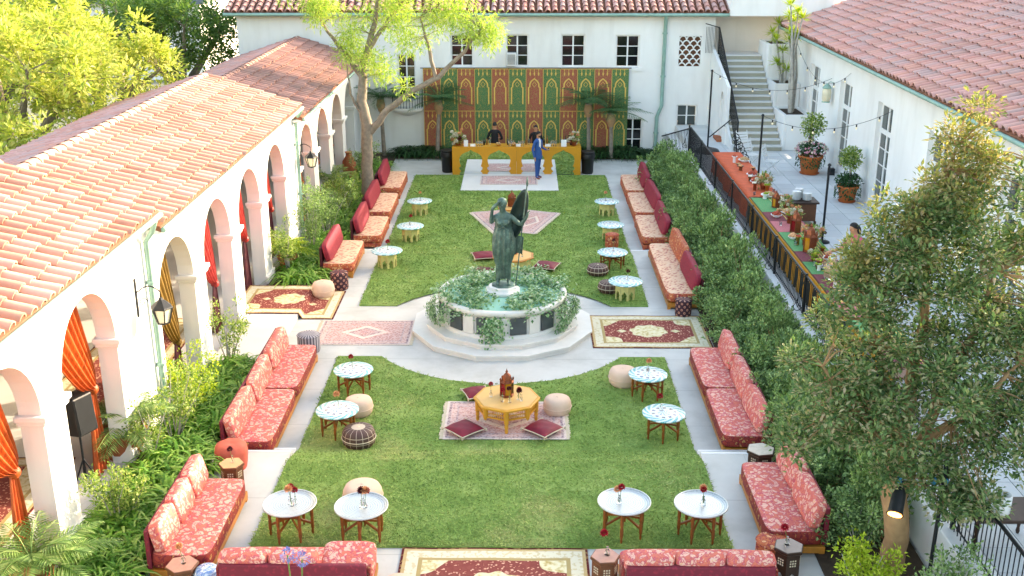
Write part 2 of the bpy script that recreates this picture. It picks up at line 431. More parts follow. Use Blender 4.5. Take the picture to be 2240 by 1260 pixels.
# ---------------------------------------------------------------- rugs
def rug_mat(nm, hw, hh, kind):
    t = NT(nm)
    x, y, z = t.sep(t.tc())
    ax, ay = t.m('ABSOLUTE', x), t.m('ABSOLUTE', y)
    e = t.m('MINIMUM', t.m('SUBTRACT', hw, ax), t.m('SUBTRACT', hh, ay))
    spk = t.noise(26, detail=3)
    if kind == 'medallion':
        wob = t.m('MULTIPLY', t.m('SINE', t.m('MULTIPLY', t.m('ARCTAN2', y, x), 8)), .07)
        fx, fy = t.m('DIVIDE', ax, hw - .32), t.m('DIVIDE', ay, hh - .32)
        corner = t.m('GREATER_THAN', t.m('MULTIPLY', t.m('MAXIMUM', 0, t.m('SUBTRACT', fx, .50)), t.m('MAXIMUM', 0, t.m('SUBTRACT', fy, .30))), t.m('ADD', .085, t.m('MULTIPLY', wob, .35)))
        ex, ey = t.m('DIVIDE', x, hw * .31), t.m('DIVIDE', y, hh * .36)
        rr = t.m('SQRT', t.m('ADD', t.m('MULTIPLY', ex, ex), t.m('MULTIPLY', ey, ey)))
        med = t.m('LESS_THAN', t.m('ADD', rr, t.m('MULTIPLY', wob, 1.0)), 1.0)
        px, py = t.m('DIVIDE', t.m('SUBTRACT', ax, hw * .46), hw * .09), t.m('DIVIDE', y, hh * .10)
        pen = t.m('LESS_THAN', t.m('ADD', t.m('ABSOLUTE', px), t.m('ABSOLUTE', py)), 1.0)
        d = t.vor(16, t.vm('ADD', t.tc(), t.vm('SCALE', t.noise(10, col=True), .12)))
        field = t.ramp(d, [(.16, c('#d8ab92')), (.30, c('#b87562')), (.38, c('#80403a')), (1, c('#8f4e46'))])
        crm = t.ramp(t.noise(11, detail=4), [(.35, c('#b79f66')), (.5, c('#d9cba2')), (.75, c('#ded5b8'))])
        inner = t.mix(t.m('MAXIMUM', corner, t.m('MAXIMUM', med, pen)), field, crm)
        bord = t.ramp(e, [(0, c('#5a2326')), (.035, c('#bfa477')), (.085, c('#d5ccb2')), (.265, c('#ab9566')), (.325, c('#d8cfae'))], 'CONSTANT')
        bord = t.mix(t.m('MULTIPLY', t.m('GREATER_THAN', t.noise(15, detail=4), .55), .45), bord, c('#b59a62'))
        col = t.mix(t.m('GREATER_THAN', e, .33), bord, inner)
    else:
        dm = t.m('ADD', t.m('DIVIDE', ax, hw * .62), t.m('DIVIDE', ay, hh * .62))
        dm = t.m('ADD', dm, t.m('MULTIPLY', t.m('SUBTRACT', t.noise(12), .5), .12))
        inner = t.ramp(dm, [(0, c('#9a7078')), (.25, c('#c58f88')), (.55, c('#8f7078')), (.62, c('#d8c8b6')), (.82, c('#dccdbd')), (.88, c('#c08078')), (1, c('#b98a84'))])
        bord = t.ramp(e, [(0, c('#cdbdb0')), (.04, c('#8a737a')), (.09, c('#c09a92')), (.2, c('#9a7f84')), (.24, c('#b77f78'))], 'CONSTANT')
        col = t.mix(t.m('GREATER_THAN', e, .25), bord, inner)
        col = t.mix(t.m('MULTIPLY', t.m('GREATER_THAN', t.vor(18), .42), .5), col, c('#d8c4ba'))
        col = t.mix(t.m('MULTIPLY', t.m('GREATER_THAN', spk, .6), .5), col, c('#7d626c'))
    t.base(col, .95, 0, .1); t.bump(spk, .2, .005)
    MATS[nm] = t.mat
    return nm

# ---------------------------------------------------------------- mesh builder
class MB:
    def __init__(s):
        s.v, s.f, s.mi, s.sm, s.mats = [], [], [], [], []
        s.cur, s.smooth, s.T = 0, False, None
    def mat(s, name):
        if name not in s.mats: s.mats.append(name)
        s.cur = s.mats.index(name); return s
    def add(s, vs, fs, smooth=None):
        o = len(s.v)
        if s.T is not None: vs = [s.T @ Vector(p) for p in vs]
        s.v += [tuple(p) for p in vs]
        for f in fs:
            s.f.append([i + o for i in f]); s.mi.append(s.cur); s.sm.append(s.smooth if smooth is None else smooth)
        return s
    def box(s, x0, x1, y0, y1, z0, z1):
        v = [(x0, y0, z0), (x1, y0, z0), (x1, y1, z0), (x0, y1, z0), (x0, y0, z1), (x1, y0, z1), (x1, y1, z1), (x0, y1, z1)]
        return s.add(v, [(0, 3, 2, 1), (4, 5, 6, 7), (0, 1, 5, 4), (1, 2, 6, 5), (2, 3, 7, 6), (3, 0, 4, 7)], False)
    def obox(s, ce, sz, rot=(0, 0, 0)):
        M = Matrix.Translation(ce) @ Euler(rot).to_matrix().to_4x4()
        a, b, d = (q / 2 for q in sz)
        v = [M @ Vector(p) for p in [(-a, -b, -d), (a, -b, -d), (a, b, -d), (-a, b, -d), (-a, -b, d), (a, -b, d), (a, b, d), (-a, b, d)]]
        return s.add(v, [(0, 3, 2, 1), (4, 5, 6, 7), (0, 1, 5, 4), (1, 2, 6, 5), (2, 3, 7, 6), (3, 0, 4, 7)], False)
    def lathe(s, prof, n=20, ce=(0, 0, 0), a0=0.0, smooth=True, sx=1.0, sy=1.0, wob=None):
        vs = []
        for k, (r, z) in enumerate(prof):
            for i in range(n):
                a = a0 + 2 * PI * i / n
                q = r * (1 if wob is None else wob(a, z))
                vs.append((ce[0] + q * math.cos(a) * sx, ce[1] + q * math.sin(a) * sy, ce[2] + z))
        fs = []
        for k in range(len(prof) - 1):
            for i in range(n):
                j = (i + 1) % n
                fs.append((k * n + i, k * n + j, (k + 1) * n + j, (k + 1) * n + i))
        s.add(vs, fs, smooth)
        if prof[0][0] > 1e-4: s.add(vs[:n], [tuple(reversed(range(n)))], False)
        if prof[-1][0] > 1e-4: s.add(vs[-n:], [tuple(range(n))], False)
        return s
    def tube(s, pts, rad, n=6, caps=True):
        pts = [Vector(p) for p in pts]
        if not hasattr(rad, '__len__'): rad = [rad] * len(pts)
        vs, ref = [], None
        for i, p in enumerate(pts):
            d = (pts[min(i + 1, len(pts) - 1)] - pts[max(i - 1, 0)]).normalized()
            if ref is None:
                ref = d.cross(Vector((0, 0, 1)))
                if ref.length < .2: ref = d.cross(Vector((1, 0, 0)))
            a = ref - d * ref.dot(d)
            a.normalize(); ref = a; b = d.cross(a)
            for k in range(n):
                t = 2 * PI * k / n
                vs.append(p + (a * math.cos(t) + b * math.sin(t)) * rad[i])
        fs = [(i * n + k, i * n + (k + 1) % n, (i + 1) * n + (k + 1) % n, (i + 1) * n + k) for i in range(len(pts) - 1) for k in range(n)]
        s.add(vs, fs, n > 4)
        if caps:
            s.add(vs[:n], [tuple(reversed(range(n)))], False); s.add(vs[-n:], [tuple(range(n))], False)
        return s
    def sell(s, ce, sz, e=.3, nu=20, nv=10, rot=(0, 0, 0)):
        """super-ellipsoid: e small = boxy cushion, 1 = ellipsoid"""
        M = Matrix.Translation(ce) @ Euler(rot).to_matrix().to_4x4()
        pw = lambda q: math.copysign(abs(q) ** e, q)
        vs = []
        for j in range(nv + 1):
            ph = -PI / 2 + PI * j / nv
            for i in range(nu):
                th = 2 * PI * (i + .5) / nu
                vs.append(M @ Vector((sz[0] / 2 * pw(math.cos(ph)) * pw(math.cos(th)), sz[1] / 2 * pw(math.cos(ph)) * pw(math.sin(th)), sz[2] / 2 * pw(math.sin(ph)))))
        fs = [(j * nu + i, j * nu + (i + 1) % nu, (j + 1) * nu + (i + 1) % nu, (j + 1) * nu + i) for j in range(nv) for i in range(nu)]
        return s.add(vs, fs, True)
    def grid(s, fn, nu, nv, smooth=True):
        vs = [fn(i / nu, j / nv) for j in range(nv + 1) for i in range(nu + 1)]
        fs = [(j * (nu + 1) + i, j * (nu + 1) + i + 1, (j + 1) * (nu + 1) + i + 1, (j + 1) * (nu + 1) + i) for j in range(nv) for i in range(nu)]
        return s.add(vs, fs, smooth)
    def prism(s, poly, lo, hi, axis='z'):
        """polygon (a,b) extruded between lo and hi along an axis; y: (a,b)=(x,z); x: (a,b)=(y,z)"""
        P = {'z': lambda a, b, h: (a, b, h), 'y': lambda a, b, h: (a, h, b), 'x': lambda a, b, h: (h, a, b)}[axis]
        n = len(poly)
        vs = [P(a, b, lo) for a, b in poly] + [P(a, b, hi) for a, b in poly]
        fs = [tuple(reversed(range(n))), tuple(range(n, 2 * n))] + [(i, (i + 1) % n, n + (i + 1) % n, n + i) for i in range(n)]
        return s.add(vs, fs, False)
    def leaf(s, p, d, nrm, ln, w):
        d = d.normalized(); a = d.cross(nrm)
        if a.length < .01: a = d.cross(Vector((.3, .9, .2)))
        a.normalize(); q = p + d * ln * .45
        up = a.cross(d) * (w * .25)
        return s.add([p, q + a * w / 2 + up, p + d * ln, q - a * w / 2 + up], [(0, 1, 2), (0, 2, 3)], False)
    def mesh(s, name):
        me = bpy.data.meshes.new(name)
        me.from_pydata(s.v, [], s.f)
        for m_ in (s.mats or ['stucco']): me.materials.append(MATS[m_])
        me.polygons.foreach_set('material_index', s.mi)
        me.polygons.foreach_set('use_smooth', s.sm)
        me.update()
        return me
    def build(s, name, parent=None, loc=None, rot=None, bevel=0.0, recalc=False):
        me = s.mesh(name)
        if recalc:
            import bmesh
            bm = bmesh.new(); bm.from_mesh(me); bmesh.ops.recalc_face_normals(bm, faces=bm.faces); bm.to_mesh(me); bm.free()
        o = bpy.data.objects.new(name, me)
        C.objects.link(o)
        o.parent = parent
        if loc is not None: o.location = loc
        if rot is not None: o.rotation_euler = rot
        if bevel:
            b = o.modifiers.new('bevel', 'BEVEL'); b.width = bevel; b.segments = 2; b.limit_method = 'ANGLE'; b.angle_limit = R(40)
        return o

def B(mat): return MB().mat(mat)
def tag(o, label, cat, group=None):
    o['label'] = label; o['category'] = cat
    if group: o['group'] = group
    return o
def struct(o): o['kind'] = 'structure'; return o
def stuff(o): o['kind'] = 'stuff'; return o
def thing(name, label, cat, loc=(0, 0, 0), rz=0.0, group=None):
    o = bpy.data.objects.new(name, None); C.objects.link(o)
    o.empty_display_size = .1
    o.location = loc; o.rotation_euler = (0, 0, rz)
    return tag(o, label, cat, group)
def dup(root, loc, rz=0.0, label=None, scale=None):
    def cp(o, par):
        q = o.copy(); C.objects.link(q); q.parent = par
        for ch in kids.get(o.name, []): cp(ch, q)
        return q
    kids = {}
    def walk(o):
        kids[o.name] = list(o.children)
        for ch in kids[o.name]: walk(ch)
    walk(root)
    r = cp(root, None)
    r.location = loc; r.rotation_euler = (0, 0, rz)
    if scale is not None: r.scale = (scale,) * 3
    if label: r['label'] = label
    return r
def seg(a, b, n):
    return [tuple(a[k] + (b[k] - a[k]) * i / n for k in range(3)) for i in range(n + 1)]

def gz(y):
    """ground level of the courtyard along its length (two shallow drops away from the camera)"""
    if y < 16.55: return .44
    if y < 17.5: return .44 - .28 * (y - 16.55) / .95
    if y < 29.3: return .16
    if y < 30.7: return .16 - .16 * (y - 29.3) / 1.4
    return 0.0

# ================================================================ SETTING
g = B('far_ground').add([(-400, -60, -1.2), (400, -60, -1.2), (400, 900, -1.2), (-400, 900, -1.2)], [(0, 1, 2, 3)]).build('ground')
struct(g)
p = B('path_concrete')
p.box(-6.3, 6.35, 5.0, 13.9, -.6, .44)
for sx in (-1, 1):
    a, b = sorted((3.6 * sx, 6.3 * sx))
    p.box(a, b, 13.9, 16.95, -.6, .44); p.box(a, b, 16.95, 17.3, -.6, .30)
    p.box(a, b, 17.3, 20.2, -.6, .16); p.box(a, b, 25.3, 29.9, -.6, .16); p.box(a, b, 29.9, 40.0, -.6, 0)
p.box(-6.3, 6.3, 20.2, 25.3, -.6, .16); p.box(-3.6, 3.6, 25.3, 26.8, -.6, .16)
p.box(-6.3, 6.35, 40.0, 44.0, -.6, 0)
struct(p.build('path'))
nz = MB().mat('white_paint')
for sx in (-1, 1):
    a, b = sorted((3.62 * sx, 4.9 * sx))
    for y, z in ((16.95, .44), (17.3, .30), (29.9, .16)):
        nz.box(a, b, y - .05, y + .012, z - .04, z + .006)
struct(nz.build('step_nosing'))
# entry landings from the arcade, slightly raised
struct(B('concrete').box(-6.25, -4.95, 21.2, 26.3, .0, .30).build('landing', bevel=.012))

# lawn in two pieces, cut by the round fountain court
def lawn_rows():
    ys, y = [], 13.9
    while y < 40.01: ys.append(y); y += .15
    return ys
lm = B('lawn')
FC = (0.0, 23.5); FR = 3.1
def xcut(y):
    d = FR * FR - (y - FC[1]) ** 2
    return math.sqrt(d) if d > 0 else 0.0
def lawn_part(y0, y1, n):
    for k in range(n):
        ya, yb = y0 + (y1 - y0) * k / n, y0 + (y1 - y0) * (k + 1) / n
        ca, cb = xcut(ya), xcut(yb)
        for sx in (-1, 1):
            for j in range(8):
                f0, f1 = j / 8, (j + 1) / 8
                X = lambda cc, f: sx * (cc + (3.6 - cc) * f)
                vs = [(X(ca, f0), ya, gz(ya) + .03), (X(ca, f1), ya, gz(ya) + .03), (X(cb, f1), yb, gz(yb) + .03), (X(cb, f0), yb, gz(yb) + .03)]
                if sx < 0: vs = vs[::-1]
                lm.add(vs, [(0, 1, 2, 3)], True)
lawn_part(13.88, 21.86, 50); lawn_part(25.12, 40.0, 80)
# turf edge thickness
for (x0, y0, x1, y1) in ((-3.6, 13.88, 3.6, 13.88), (-3.6, 25.12, -2.65, 25.12), (2.65, 25.12, 3.6, 25.12)):
    z = gz(y0); lm.add([(x0, y0, z - .02), (x1, y1, z - .02), (x1, y1, z + .03), (x0, y0, z + .03)], [(0, 1, 2, 3)])
struct(lm.build('lawn'))
# the slab under the bar and its rug, let into the lawn
struct(B('concrete').box(-1.76, 1.76, 37.5, 40.2, -.1, .05).build('bar_slab'))
gm = B('grass')
gr = random.Random(5)
nb = 0
while nb < 100000:
    y = 13.9 + 26.0 * gr.random() ** 1.6
    x = gr.uniform(-3.62, 3.62)
    if 21.8 < y < 25.15 or y > 40: continue
    if x * x + (y - FC[1]) ** 2 < (FR - .02) ** 2: continue
    if abs(x) < 1.76 and y > 37.48: continue
    h = gr.uniform(.012, .028) * (1 + (y - 14) * .02); w = gr.uniform(.008, .016) * (1 + (y - 14) * .05)
    a = gr.uniform(0, 2 * PI); z = gz(y) + .028
    lx, ly = gr.gauss(0, .03), gr.gauss(0, .03)
    ca, sa = math.cos(a) * w, math.sin(a) * w
    gm.add([(x - ca, y - sa, z), (x + ca, y + sa, z), (x + lx, y + ly, z + h)], [(0, 1, 2)])
    nb += 1
stuff(gm.build('grass'))
gobj = bpy.data.objects['grass']; gobj['label'] = 'short mown green grass of the courtyard lawn'; gobj['category'] = 'grass'

# planting beds
so = B('soil')
so.box(-6.24, -4.95, 5.5, 16.9, .40, .50); so.box(-6.24, -5.0, 17.35, 21.15, .1, .24); so.box(-6.24, -4.75, 26.35, 29.85, .1, .22); so.box(-6.24, -4.7, 29.95, 43.9, -.1, .06)
so.box(4.80, 6.3, 5.5, 16.9, .40, .48); so.box(4.80, 6.3, 17.35, 29.85, .1, .2); so.box(4.80, 6.3, 29.95, 39.2, -.1, .05)
so.box(-4.65, 6.2, 42.9, 43.95, -.05, .05)
struct(so.build('planting_bed'))

# terrace on the right, retaining wall, paving slabs
TZ = 1.2
te = B('concrete')
te.box(6.72, 12.2, 4.0, 45.2, -.6, TZ - .03)
terr = struct(te.build('terrace'))
wl = B('stucco').box(6.35, 6.72, 4.0, 39.3, -.6, TZ + .02)
wl.box(6.35, 6.72, 39.3, 44.0, -.6, TZ - .3)
tag(wl.build('retaining_wall', bevel=.02), 'low white plaster retaining wall between the hedge and the terrace', 'wall')
slab = B('paving').box(-.292, .292, -.292, .292, -.03, 0).mesh('paving_slab')
cells = [(6.74 + .3 + i * .6, 8.3 + j * .6) for i in range(8) for j in range(60)]
vis = [q for q in cells if (q[1] < 13.5 and q[0] < 8.7) or q[1] > 24.5]
vis = sorted(vis, key=lambda q: q[1])[:300]
vset = set(vis)
for q in vis:
    o = bpy.data.objects.new('paving_slab', slab); C.objects.link(o); o.parent = terr
    o.location = (q[0], q[1], TZ + rnd.uniform(-.002, .002))
rest = B('paving')
for q in cells:
    if q not in vset: rest.box(q[0] - .292, q[0] + .292, q[1] - .292, q[1] + .292, TZ - .03, TZ)
stuff(rest.build('paving_field', terr))

# ---------------------------------------------------------------- roof tiles
def tile_mesh(mat, r=.098, ln=.46, flat=False, n=6):
    b = B(mat)
    vs = []
    for rr, x in ((r, 0.0), (r * .8, ln)):
        for i in range(n + 1):
            a = PI * i / n
            vs.append((x, rr * math.cos(a), rr * math.sin(a) * (.55 if flat else .95) + (.028 if x == 0 else 0)))
    for i in range(n + 1):
        a = PI * i / n; q = r - .018
        vs.append((0.0, q * math.cos(a), q * math.sin(a) * (.55 if flat else .95) + .022))
    k = n + 1
    fs = [(i, i + 1, k + i + 1, k + i) for i in range(n)]
    b.add(vs, fs, True)
    b.add(vs, [(2 * k + i, 2 * k + i + 1, i + 1, i) for i in range(n)], False)
    return b
def roof_field(parent, eave, up, along, ncol, nrow, dcol, drow, mat, keep, seed, flat=False, r=.098):
    """eave: start point; up: unit vector up the slope; along: unit vector along the eave.
    returns list of (matrix) kept for single tiles; the rest are joined."""
    up, along = Vector(up).normalized(), Vector(along).normalized()
    nrm = up.cross(along)
    if nrm.z < 0: nrm = -nrm
    al2 = nrm.cross(up)
    q = random.Random(seed)
    singles, rest_ = [], []
    for j in range(nrow):
        for i in range(ncol):
            pos = Vector(eave) + along * (i * dcol + .5 * dcol + q.gauss(0, .008)) + up * (j * drow + q.gauss(0, .018)) + nrm * q.uniform(0, .012)
            w = q.gauss(0, .02)
            u2 = (up + al2 * w).normalized(); a2 = nrm.cross(u2)
            M = Matrix(((u2.x, a2.x, nrm.x, pos.x), (u2.y, a2.y, nrm.y, pos.y), (u2.z, a2.z, nrm.z, pos.z), (0, 0, 0, 1)))
            (singles if keep(i, j) else rest_).append(M)
    return singles, rest_
def lay_tiles(parent, singles, rest_, mat, flat=False, r=.098, name='tile'):
    tb = tile_mesh(mat, r, flat=flat)
    me = tb.mesh('roof_tile')
    for M in singles:
        o = bpy.data.objects.new('roof_tile', me); C.objects.link(o); o.parent = parent; o.matrix_local = M
    if rest_:
        b = B(mat)
        for M in rest_:
            b.add([M @ Vector(v) for v in tb.v], tb.f, True)
        stuff(b.build('tile_field', parent))
def caps(parent, pts, r, mat, step=.4):
    """ridge caps along a polyline"""
    b = B(mat)
    a, z = Vector(pts[0]), Vector(pts[1])
    L = (z - a).length; d = (z - a) / L
    n = int(L / step)
    side = Vector((0, 0, 1)).cross(d).normalized()
    for i in range(n):
        p0 = a + d * (i * step - .03); p1 = a + d * ((i + 1) * step)
        vs = []
        for pp, rr in ((p0, r), (p1, r * .86)):
            for k in range(7):
                t = PI * k / 6
                vs.append(pp + side * rr * math.cos(t) + Vector((0, 0, 1)) * (rr * .9 * math.sin(t) - .02))
        b.add(vs, [(k, k + 1, 8 + k, 7 + k) for k in range(6)], True)
    o = b.build('ridge_cap', parent)
    stuff(o)
    return o

# ================================================================ ARCADE (left)
arc = thing('arcade', 'long white plaster arcade with round arches and terracotta tiled roof on the left', 'arcade')
AX0, AX1 = -6.58, -6.25
def arch_wall(b, y0, y1, zf, zs, zt, cen, r, n=18):
    edges = [y0]
    for cy_ in cen: edges += [cy_ - r, cy_ + r]
    edges.append(y1)
    for k in range(0, len(edges), 2):
        if edges[k + 1] - edges[k] > .02: b.box(AX0, AX1, edges[k], edges[k + 1], zf, zt)
    for cy_ in cen:
        pr_ = [(cy_ - r * math.cos(PI * i / n), zs + r * math.sin(PI * i / n)) for i in range(n + 1)]
        for i in range(n):
            (ya, za), (yb, zb) = pr_[i], pr_[i + 1]
            b.add([(AX1, ya, za), (AX1, yb, zb), (AX1, yb, zt), (AX1, ya, zt)], [(0, 1, 2, 3)], False)
            b.add([(AX0, ya, za), (AX0, yb, zb), (AX0, yb, zt), (AX0, ya, zt)], [(3, 2, 1, 0)], False)
            b.add([(AX0, ya, za), (AX1, ya, za), (AX1, yb, zb), (AX0, yb, zb)], [(0, 3, 2, 1)], True)
SECT = [  # y0, y1, floor, spring, top (eave underside), arch centres, radius, eave z
    (6.0, 18.25, .40, 2.80, 4.40, [9.55, 12.45, 15.35], 1.08, 4.50, 'tile_left'),
    (18.25, 31.05, .10, 2.45, 4.08, [19.68, 22.62, 25.56, 28.5], 1.08, 4.20, 'tile_left'),
    (31.05, 44.0, -.1, 2.22, 3.72, [32.83, 35.7, 38.6, 41.45], 1.06, 3.84, 'tile_far')]
for y0, y1, zf, zs, zt, cen, r, ez, tm in SECT:
    b = B('stucco')
    arch_wall(b, y0, y1, zf, zs, zt, cen, r)
    b.box(-11.2, -11.0, y0, y1, zf, zt)
    b.build('wall', arc)
    pil = []
    ed = [y0 if y0 > 7 else 8.0] + sum([[q - r, q + r] for q in cen], []) + [y1]
    for k in range(0, len(ed), 2):
        a, e = ed[k], ed[k + 1]
        if e - a < .1: continue
        if a == y0 or e == y1 or a == 8.0:       # shared end pier: cap only at the jamb side
            if a == y0 or a == 8.0: a = e - .34
            else: e = a + .34
        m_ = B('stucco')
        m_.box(AX0 - .03, AX1 + .05, a - .05, e + .05, zs - .18, zs - .11)
        m_.box(AX0 - .05, AX1 + .085, a - .085, e + .085, zs - .11, zs - .02)
        m_.build('capital', arc, bevel=.015)
        B('stucco').box(AX1 - .02, AX1 + .05, a - .04, e + .04, zf, zf + .32).build('plinth', arc, bevel=.012)
    B('concrete').box(-11.0, -6.26, y0, y1 if y1 < 44 else 43.98, zf - .35, zf + .06).build('floor', arc)
    # roof deck
    xr, xe, xb = -8.55, -5.95, -11.2
    zr = ez + (xe - xr) * .33; zb = zr - (xr - xb) * .33
    d = B('deck')
    for (xa, za, xc, zc) in ((xe, ez, xr, zr), (xr, zr, xb, zb)):
        d.add([(xa, y0, za - .03), (xa, y1, za - .03), (xc, y1, zc - .03), (xc, y0, zc - .03), (xa, y0, za - .13), (xa, y1, za - .13), (xc, y1, zc - .13), (xc, y0, zc - .13)],
              [(0, 1, 2, 3), (7, 6, 5, 4), (0, 4, 5, 1), (0, 3, 7, 4), (1, 5, 6, 2)], False)
    if y1 > 44: pass
    rf = d.build('roof', arc)
    # gable infill at the step between sections
    B('stucco').add([(xe - .28, y0 + .01, zt), (xr, y0 + .01, zr - .14), (xb + .05, y0 + .01, zt)], [(0, 1, 2)]).build('gable', arc)
    ncol = int((y1 - y0) / .285)
    kf = {0: lambda i, j: i * .285 + 6.0 > 11.4, 1: lambda i, j: i < 22, 2: lambda i, j: False}[SECT.index((y0, y1, zf, zs, zt, cen, r, ez, tm))]
    s_, r_ = roof_field(rf, (xe + .06, y0, ez - .01), (xr - xe, 0, zr - ez), (0, 1, 0), ncol, 7, .285, .385, tm, kf, 3)
    lay_tiles(rf, s_, r_, tm)
    s_, r_ = roof_field(rf, (xb, y0, zb), (xr - xb, 0, zr - zb), (0, 1, 0), ncol, 7, .285, .385, tm, lambda i, j: False, 4)
    lay_tiles(rf, [], r_, 'tile_right')
    caps(rf, [(xr, y0, zr), (xr, y1, zr)], .15, tm)
    gt = B('copper_green').tube([(xe + .03, y0 + .02, ez - .10), (xe + .03, y1 - .02, ez - .10)], .055, 8)
    gt.build('gutter', arc)
    B('stucco').box(AX1, xe - .03, y0 + .01, y1 - .01, zt - .06, zt + .02).build('cornice', arc)

def downspout(pts, label, r=.05, mat='copper_green', brackets=()):
    t = thing('downspout', label, 'drain pipe', pts[-1])
    o = Vector(pts[-1])
    B(mat).tube([Vector(q) - o for q in pts], r, 10).build('pipe', t)
    for q in brackets:
        v = Vector(q) - o
        B(mat).lathe([(r + .025, -.03), (r + .03, 0), (r + .025, .03)], 10, v).build('bracket', t)
    return t
downspout([(-5.93, 17.95, 4.36), (-6.02, 18.0, 4.15), (-6.17, 18.05, 3.95), (-6.17, 18.1, .5)], 'green copper downspout beside the nearest arcade wall lantern', brackets=[(-6.17, 18.07, 3.2), (-6.17, 18.09, 1.6)])
downspout([(-5.93, 31.0, 4.06), (-6.1, 31.1, 3.8), (-6.17, 31.15, 3.6), (-6.17, 31.2, .06)], 'green copper downspout where the middle and far arcade roofs meet', brackets=[(-6.17, 31.15, 3.0), (-6.17, 31.18, 1.5)])

def wall_lantern(name, label, loc, rz=0, drop=.45):
    t = thing(name, label, 'lantern', loc, rz)       # local +X away from the wall
    b = B('iron')
    b.box(0, .02, -.03, .03, -.35, .35)
    pts = [(.02, 0, .1 + .0)] + [(.05 + .38 * k / 8, 0, .12 + .10 * math.sin(PI * k / 8)) for k in range(9)]
    b.tube(pts, .012, 6)
    sp = [(.12 + .09 * (1 - k / 14) * math.cos(k * .6), 0, -.08 + .09 * (1 - k / 14) * math.sin(k * .6)) for k in range(14)]
    b.tube(sp, .009, 5)
    b.tube([(.43, 0, .12), (.43, 0, .0)], .008, 5)
    b.build('bracket', t)
    ce = (.43, 0, -drop)
    fr = B('iron').lathe([(.03, .46), (.05, .42), (.19, .30), (.20, .28), (.20, .27)], 6, ce, smooth=False)
    for k in range(6):
        a = 2 * PI * k / 6
        fr.tube([(ce[0] + .185 * math.cos(a), ce[1] + .185 * math.sin(a), ce[2] + .28), (ce[0] + .11 * math.cos(a), ce[1] + .11 * math.sin(a), ce[2])], .012, 5)
    fr.lathe([(.02, -.05), (.12, -.01), (.12, .01)], 6, ce, smooth=False)
    fr.build('lantern_frame', t)
    B('lantern_glass').lathe([(.10, .01), (.172, .275)], 6, ce, smooth=False).build('lantern_glass', t)
    return t
wall_lantern('wall_lantern', 'iron bracket lantern hanging on the near arcade wall by the green downspout', (-6.25, 17.5, 3.1))
wall_lantern('wall_lantern', 'iron bracket lantern hanging on the far part of the arcade', (-6.25, 31.35, 2.75))

# ---------------------------------------------------------------- curtains in the arches
def curtain(cy_, zs, zf, r, col, low, label, side=1, tie=1.35):
    t = thing('curtain', label, 'curtain', (-6.68, cy_, zf + .06))
    top = zs + r * .92 - zf - .06; tz = tie
    q = random.Random(int(cy_ * 10))
    def up_fn(u, v):
        z = tz + (top - tz) * v
        w = .12 + (1.0 * r - .12) * (v ** .45)
        ce = side * (r * .78) * (1 - v) ** 1.2 + side * (-.12) * v
        sag = -.25 * math.sin(PI * u) * v * (1 - v)
        lim = r * math.sqrt(max(0.0, 1 - max(0.0, (z + zf + .06 - zs) / r) ** 2)) if z + zf + .06 > zs else r
        y = max(-lim, min(lim, ce + (u - .5) * 2 * w * .72))
        amp = .035 + .03 * v
        return (.7 * amp * math.sin(u * 46 + v * 1.2 + 1.5 * math.sin(u * 7)) + .08 * math.sin(PI * u) * (1 - v), y, z + sag)
    B(col).grid(up_fn, 90, 14).build('drape', t)
    B(col).lathe([(.07, -.07), (.10, -.02), (.10, .03), (.07, .08)], 10, (.02, side * r * .80, tz)).build('tie_band', t)
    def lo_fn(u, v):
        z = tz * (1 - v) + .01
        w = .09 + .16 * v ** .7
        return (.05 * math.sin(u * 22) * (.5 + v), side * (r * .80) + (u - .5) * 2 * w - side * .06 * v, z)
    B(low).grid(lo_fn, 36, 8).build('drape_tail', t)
    return t
curtain(12.45, 2.80, .40, 1.06, 'curtain_orange', 'curtain_orange', 'orange crushed silk curtain tied back in the nearest arcade arch', 1, 1.55)
curtain(15.35, 2.80, .40, 1.06, 'curtain_orange', 'curtain_orange', 'orange crushed silk curtain in the arch behind the black loudspeaker', 1, 1.5)
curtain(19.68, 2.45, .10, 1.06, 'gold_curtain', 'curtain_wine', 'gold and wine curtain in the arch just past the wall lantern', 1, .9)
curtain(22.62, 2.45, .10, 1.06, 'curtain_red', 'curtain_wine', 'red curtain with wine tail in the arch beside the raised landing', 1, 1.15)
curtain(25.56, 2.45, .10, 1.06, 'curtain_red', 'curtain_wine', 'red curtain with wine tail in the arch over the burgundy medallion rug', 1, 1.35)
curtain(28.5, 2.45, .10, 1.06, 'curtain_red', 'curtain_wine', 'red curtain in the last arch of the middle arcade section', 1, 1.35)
curtain(32.83, 2.22, -.1, 1.04, 'curtain_orange', 'curtain_orange', 'orange curtain in the arch behind the far wall lantern', 1, 1.3)
curtain(35.7, 2.22, -.1, 1.04, 'curtain_orange', 'curtain_orange', 'orange curtain in the second arch of the far arcade section', 1, 1.3)
curtain(38.6, 2.22, -.1, 1.04, 'curtain_orange', 'curtain_orange', 'orange curtain in the far arch behind the big tree trunk', 1, 1.3)

# ================================================================ BACK BUILDING
BY = 44.0
bb = thing('back_building', 'two storey white plaster building with red tiled roof closing the courtyard', 'building')
EZ = 5.72
